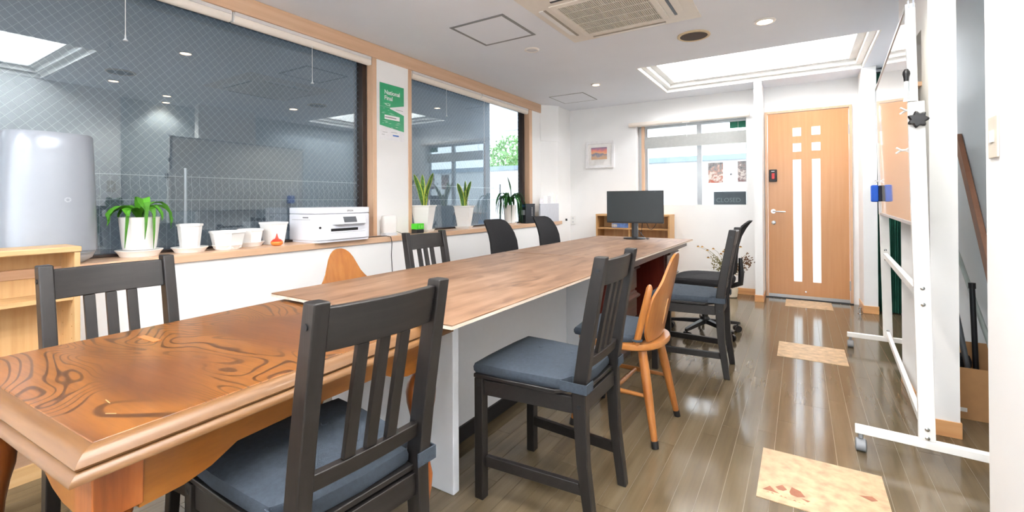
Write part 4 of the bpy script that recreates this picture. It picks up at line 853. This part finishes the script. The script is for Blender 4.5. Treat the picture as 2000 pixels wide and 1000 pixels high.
MB().tube([(-.08,-.002,.155),(.015,-.002,.355),(.11,-.002,.155)], .0014, 6).build('cord', grey_line, t); MB().lathe([(.014,0),(.012,.006),(.004,.008)], 14).xf(M3((1,0,0),(0,0,1),(0,-1,0),(.015,.002,.36))).build('suction_hook', grey_line, t, smooth=True)

# ================================================================== WHITEBOARD
wb = thing('whiteboard_stand', (.474, 3.32, 0), R(-3.07), 'tall white double-sided whiteboard on a wheeled stand', 'whiteboard')
TL = Matrix.Rotation(R(-1.0), 4, 'Y')    # the stand leans a little
YN, YFR = -.86, .83
for s, yy in ((0, YN), (1, YFR)):
    MB().box(-.026, .026, yy-.014, yy+.014, .108, 1.475).xf(TL).build('post', white_paint, wb, .002)
    f_ = MB().box(-.235, .225, yy-.016, yy+.016, .076, .1075).build('foot_bar', white_paint, wb, .003)
    for xx in (-.215, .205):
        c_ = MB().tube([(xx, yy, .0755), (xx, yy, .055)], .009, 10).build('castor_stem', grey_castor, f_)
        MB().tube([(xx-.02, yy, .026), (xx-.016, yy, .026), (xx+.016, yy, .026), (xx+.02, yy, .026)], [.018, .026, .026, .018], 18).build('castor_wheel', grey_castor, wb, smooth=True)
    for z in (.155, .12, .655, .72): MB().lathe([(.008,0),(.008,.004),(.003,.006)], 10).xf(M3((1,0,0),(0,0,1),(0,-1,0),(-.003*0-.0175*z, yy-.014, z))).build('bolt', chrome, wb)
    kn = MB(); kn.loft([[((.030+.005*math.cos(7*2*PI*k/42))*math.cos(2*PI*k/42)*q, 0, (.030+.005*math.cos(7*2*PI*k/42))*math.sin(2*PI*k/42)*q) if False else ((.030+.005*math.cos(7*2*PI*k/42))*math.cos(2*PI*k/42)*q, h, (.030+.005*math.cos(7*2*PI*k/42))*math.sin(2*PI*k/42)*q) for k in range(42)] for q, h in ((.7,0),(1,-.006),(1,-.018),(.8,-.024))])
    if s == 0: kn.xf(Matrix.Translation((-.022, yy-.0145, 1.40))).build('pivot_knob', black_plastic, wb, smooth=True)
MB().box(-.010, .010, YN+.014, YFR-.014, .115, .150).xf(TL).build('lower_crossbar', white_paint, wb, .002); MB().box(-.012, .012, YN+.014, YFR-.014, .665, .70).xf(TL).build('middle_crossbar', white_paint, wb, .002)
pn = MB().box(-.012, .012, YN+.02, YFR+.085, .985, 1.865).xf(Matrix.Translation((-.008,0,0)) @ TL).build('writing_panel', board_white, wb)
MB().holed('X', -.016, .016, YN-.004, YFR+.095, .970, 1.880, [(YN+.018, YFR+.080, .985, 1.866)]).xf(Matrix.Translation((-.008,0,0)) @ TL).build('panel_frame', silver, wb, .001)
MB().box(-.013, .013, YN-.012, YN-.0045, 1.476, 1.86).xf(Matrix.Translation((-.006,0,0)) @ TL).build('end_stile', white_paint, wb, .002)
for dx in (-.008, .008): MB().box(dx-.003, dx+.003, YN-.012, YN-.002, 1.8605, 1.892).xf(Matrix.Translation((-.006,0,0)) @ TL).build('end_cap', plain('clear_cap', '#B8C0CC', .3) if 'clear_cap' not in MATS else MATS['clear_cap'], wb, .002)
for zz, yy in ((1.45, YN+.05), (1.30, YN+.25), (1.205, YFR+.02), (1.13, YFR+.02)):
    wn = MB().tube([(-.028-.0175*zz, yy-.010, zz), (-.045-.0175*zz, yy-.016, zz+.012)], .004, 8); wn.tube([(-.028-.0175*zz, yy, zz), (-.045-.0175*zz, yy+.006, zz-.012)], .004, 8); wn.tube([(-.018-.0175*zz, yy, zz), (-.030-.0175*zz, yy-.004, zz)], .005, 8)
    wn.build('wing_bolt', white_plastic, wb, smooth=True)
MB().tube([(-.058, YN-.016, 1.485), (-.056, YN-.016, 1.56)], .007, 10).build('handle_rod', white_paint, wb, smooth=True)
MB().tube([(-.056, YN-.016, 1.5605), (-.056, YN-.016, 1.575), (-.0555, YN-.016, 1.59), (-.0555, YN-.016, 1.60), (-.0555, YN-.016, 1.61)], [.008,.009,.013,.012,.006], 12).build('handle_grip', black_plastic, wb, smooth=True); MB().box(-.066, -.026, YN-.018, YN-.0125, 1.478, 1.486).build('handle_bracket', white_paint, wb)
t = thing('board_eraser', (.4342, 4.02, 1.06), R(-3.07), 'blue whiteboard eraser stuck to the board', 'eraser')
MB().box(-.040, -.001, -.05, .05, 0, .115).xf(Matrix.Translation((.022,0,0))).build('handle', blue_foam, t, .008); MB().box(.0215, .036, -.048, .048, .003, .112).build('felt', navy, t, .003)

# ================================================================== CURTAIN, ALCOVE THINGS
t = thing('green_curtain', (.72, 5.56, .012), 0, 'dark green gathered curtain closing the nook beyond the whiteboard', 'curtain')
n = 60; rg = []
pts = [(-.105+.21*k/n, .022*math.sin(k*1.25)+.006*math.sin(k*.41)) for k in range(n+1)]
cv = MB(); vs = []; fs = []
for z in (0, .6, 1.3, 2.0, 2.262):
    for th in (0, .003):
        for x, y in pts: vs.append((x, y*(1.1 if z < 1 else .9)+th, z))
row = 2*(n+1)
for i in range(4):
    for s in (0, 1):
        for k in range(n): a = i*row+s*(n+1)+k; fs.append((a, a+1, a+1+row, a+row))
    for k in (0, n): a = i*row+k; fs.append((a, a+n+1, a+n+1+row, a+row))
for i in (0, 4):
    for k in range(n): a = i*row+k; fs.append((a, a+1, a+n+2, a+n+1))
cv.add(vs, fs).build('drape', green_curtain, t, smooth=True); MB().box(-.107, .109, -.02, .02, 2.275, 2.30).build('rail', silver, t, .003)
t = thing('cardboard_box', (.715, 3.19, 0), 0, 'open cardboard box behind the white partition', 'box')
for b in ((-.105,.105,-.10,-.096),(-.105,.105,.096,.10),(-.105,-.101,-.096,.096),(.101,.105,-.096,.096)): MB().box(*b, .0045, .25 if b[2] < 0 or b[0] != -.105 else .335).build('side', cardboard, t)
MB().box(-.105, .105, -.10, .10, 0, .0042).build('bottom', cardboard, t); MB().box(-.06, -.03, -.1008, -.1002, .035, .055).build('label_print', plain('label_white', '#E8E6E2', .6), t)
def rod(name, p0, p1, r, mat, label, cat, top=None):
    p0, p1 = Vector(p0), Vector(p1); t = thing(name, p0, 0, label, cat); MB().tube([(0,0,0), (p1-p0)*.5, p1-p0], r, 12).build('shaft', mat, t, smooth=True)
    if top: d = (p1-p0).normalized(); MB().tube([p1-p0+d*.0005, p1-p0+d*top], r*1.25, 12).build('end_cap', black_plastic, t, smooth=True)
    return t
rod('silver_pole', (.738, 3.17, .006), (.632, 3.16, .72), .012, plain('steel_blue', '#7E858C', .3, .7), 'silver pole standing in the cardboard box', 'pole', .02)
rod('grey_pole', (.782, 2.68, .008), (.782, 3.85, .885), .011, plain('grey_green_pole', '#9FAAA8', .4, .4), 'grey pole leaning along the alcove wall', 'pole', .02)
rod('black_pole', (.760, 3.25, .006), (.748, 3.27, .615), .012, steel_dark, 'dark pole with black cap leaning in the alcove', 'pole', .03)
t = thing('wooden_plank', (.815, 2.72, 0), 0, 'long brown wooden plank leaning along the alcove wall', 'plank')
MB().hexa([(-.012,0,0),(.012,0,0),(.012,.08,0),(-.012,.08,0),(-.012,1.06,1.47),(.012,1.06,1.47),(.012,1.14,1.47),(-.012,1.14,1.47)]).build('board', plain('brown_plank', '#8A6048', .5, var=.12, scale=12), t, .001)
t = thing('yellow_handle_tool', (.645, 3.15, .0065), 0, 'yellow tool handle sticking out of the cardboard box', 'tool')
MB().tube([(0,0,0),(-.004,0,.30)], .008, 10).build('handle', plain('yellow_grip', '#E0A830', .4), t, smooth=True)
t = thing('dark_bundle', (.70, 3.235, .0045), 0, 'dark rounded bundle sticking out of the cardboard box', 'bundle')
MB().lathe([(.02,0),(.022,.20),(.035,.22),(.036,.245),(.028,.27),(.01,.28)], 18).build('wrap', black_fabric, t, smooth=True)
t = thing('red_marker', (.535, 3.0, NI[2]), 0, 'red marker standing in the wall niche', 'marker')
MB().lathe([(.008,0),(.008,.11),(.006,.112),(.006,.135)], 12).build('barrel', plain('marker_red', '#D8324A', .4), t, smooth=True)
t = thing('floor_door_stop', (.50, 5.43, 0), 0, 'small chrome door stop on the floor beside the door', 'door stop')
MB().lathe([(.018,0),(.018,.004),(.008,.008),(.008,.04),(.014,.045),(.014,.06),(.004,.064)], 14, (-.03,-.02,0)).build('post', chrome, t, smooth=True)

# ================================================================== DRIED FLOWERS
t = thing('dried_flowers', (-.66, 5.62, 0), 0, 'vase of dried brown and yellow flowers by the far wall', 'flower vase')
MB().lathe([(.05,0),(.065,.01),(.075,.09),(.055,.16),(.035,.20),(.045,.225),(.04,.225),(.03,.20)], 24).build('vase', plain('cream_vase', '#D9CDB8', .5), t, smooth=True)
yel = plain('dried_yellow', '#C99A3A', .8, var=.2); brn = plain('dried_brown', '#6B4A2E', .9, var=.2); olv = plain('dried_olive', '#7A7346', .85, var=.3)
def stem(ex, ey, ez, kind):
    p = [(0,0,.21), (ex*.3, ey*.3, .21+(ez-.21)*.5), (ex*.75, ey*.75, .21+(ez-.21)*.9), (ex, ey, ez)]
    s = MB().tube(p, [.0022,.0018,.0015,.001], 5).build('stem', olv, t)
    if kind == 0: MB().lathe([(.004,-.006),(.012,0),(.012,.006),(.004,.012)], 10, (ex, ey, ez)).build('seed_head', brn, s, smooth=True); MB().lathe([(.012,-.004),(.017,-.001),(.012,.002)], 10, (ex, ey, ez)).build('petals', yel, s)
    else:
        lf = MB()
        for q in range(26):
            u = random.uniform(.35, 1); cx, cy, cz = ex*u+random.uniform(-.03,.03), ey*u+random.uniform(-.02,.02), .21+(ez-.21)*u+random.uniform(-.03,.03)
            a = random.uniform(0, 2*PI); l1 = .016; d = Vector((math.cos(a), random.uniform(-.4,.4), math.sin(a)))*l1; e = Vector((-math.sin(a), .3, math.cos(a)))*.006
            c_ = Vector((cx, cy, cz)); lf.add([c_-d, c_+e, c_+d, c_-e, c_+Vector((0,.002,0))], [(0,1,4),(1,2,4),(2,3,4),(3,0,4),(0,3,2,1)])
        tag(lf.build('dry_leaves', olv if kind == 1 else brn, s), kind='stuff')
for ex, ey, ez, k in ((-.335,-.02,.545,0),(-.29,-.03,.545,0),(-.24,0,.505,0),(-.17,-.05,.53,0),(-.235,.02,.42,0),(-.07,-.02,.50,0),(-.10,.02,.47,0),(-.06,.03,.515,0),(.10,0,.56,0),(.06,-.02,.52,0),(-.18,0,.44,1),(-.13,.04,.40,1),(-.2,-.03,.36,1),(-.1,-.05,.33,1),(.16,0,.47,2),(.21,.02,.45,2),(.19,-.03,.50,2),(.13,.03,.38,1),(.22,0,.40,2)): stem(ex, ey, ez, k)

# ================================================================== OUTSIDE
struct(sbox('ground', (-16, 8, -6, 22, -.35, -.30), concrete))
sbox('neighbour_wall', (-4.35, -4.15, -4, 5.97, -.3, 3.2), dark_outside)
sbox('added_shade_roof', (-4.15, -3.06, -4, 5.97, 2.62, 2.72), dark_outside)  # unseen roof added to keep the space outside the side windows dark
sbox('added_shade_end', (-4.15, -3.02, -4.1, -4.0, -.3, 2.62), dark_outside)  # unseen end wall added so daylight enters only from the far end
sbox('street_wall', (-16, 8, 8.3, 8.5, -.3, 1.74), outside_white); sbox('street_wall_coping', (-16, 8, 8.26, 8.54, 1.74, 1.83), coping_m)
bd = tag(MB().box(-14, -3.6, 15, 18, -.3, 9).build('apartment_block', outside_white), 'white apartment block beyond the garden tree', 'building')
for i in range(4):
    for k in range(3): MB().box(-11.8+i*2.0, -10.8+i*2.0, 14.95, 14.999, 1.2+k*2.6, 2.5+k*2.6).build('window', plain('far_window', '#B8C6CE', .2) if 'far_window' not in MATS else MATS['far_window'], bd)
# mesh fence outside the window
fe = thing('mesh_fence', (-3.62, 2.2, -.3), 0, 'thin grey mesh fence outside the side windows', 'fence')
for y in (-2.66, -.68, 1.30-2.0, 3.28): pass
for y in (-2.68, -.70, 1.28, 3.26): MB().tube([(0,y,0),(0,y,1.62)], .012, 8).build('post', silver, fe, smooth=True)
for z in (.25, .75, 1.40, 1.56): MB().tube([(.0,-2.68,z),(.0,3.26,z)], .003, 6).build('rail', silver, fe)
wr = MB()
for k in range(118): y = -2.66+k*.05; wr.tube([(0,y,.1),(0,y,1.40),(.02,y,1.45),(0,y,1.50),(0,y,1.58)], .0011, 4)
tag(wr.build('wire', silver, fe), kind='stuff')
# tree beyond
tr = thing('garden_tree', (-6.6, 10.6, -.3), 0, 'leafy green tree seen through the end of the plant window', 'tree')
MB().tube([(0,0,0),(.05,.02,1.0),(0,0,2.0)], [.10,.08,.05], 8).build('trunk', plain('bark', '#6B5A48', .9), tr, smooth=True)
lf = MB()
for k in range(2600):
    u, v, r = random.uniform(0, 2*PI), random.uniform(-1, 1), random.random()**.4
    c = Vector((math.cos(u)*math.sqrt(1-v*v)*r*1.0, math.sin(u)*math.sqrt(1-v*v)*r*1.0, 1.95+v*r*1.25)); a = Vector((random.gauss(0,1), random.gauss(0,1), random.gauss(0,1))).normalized(); b = a.orthogonal().normalized()
    lf.add([c-a*.07, c+b*.03, c+a*.07, c-b*.03], [(0,1,2,3)])
tag(lf.build('foliage', plain('tree_leaf', '#6FA05A', .6, var=.3, scale=3), tr), kind='stuff')
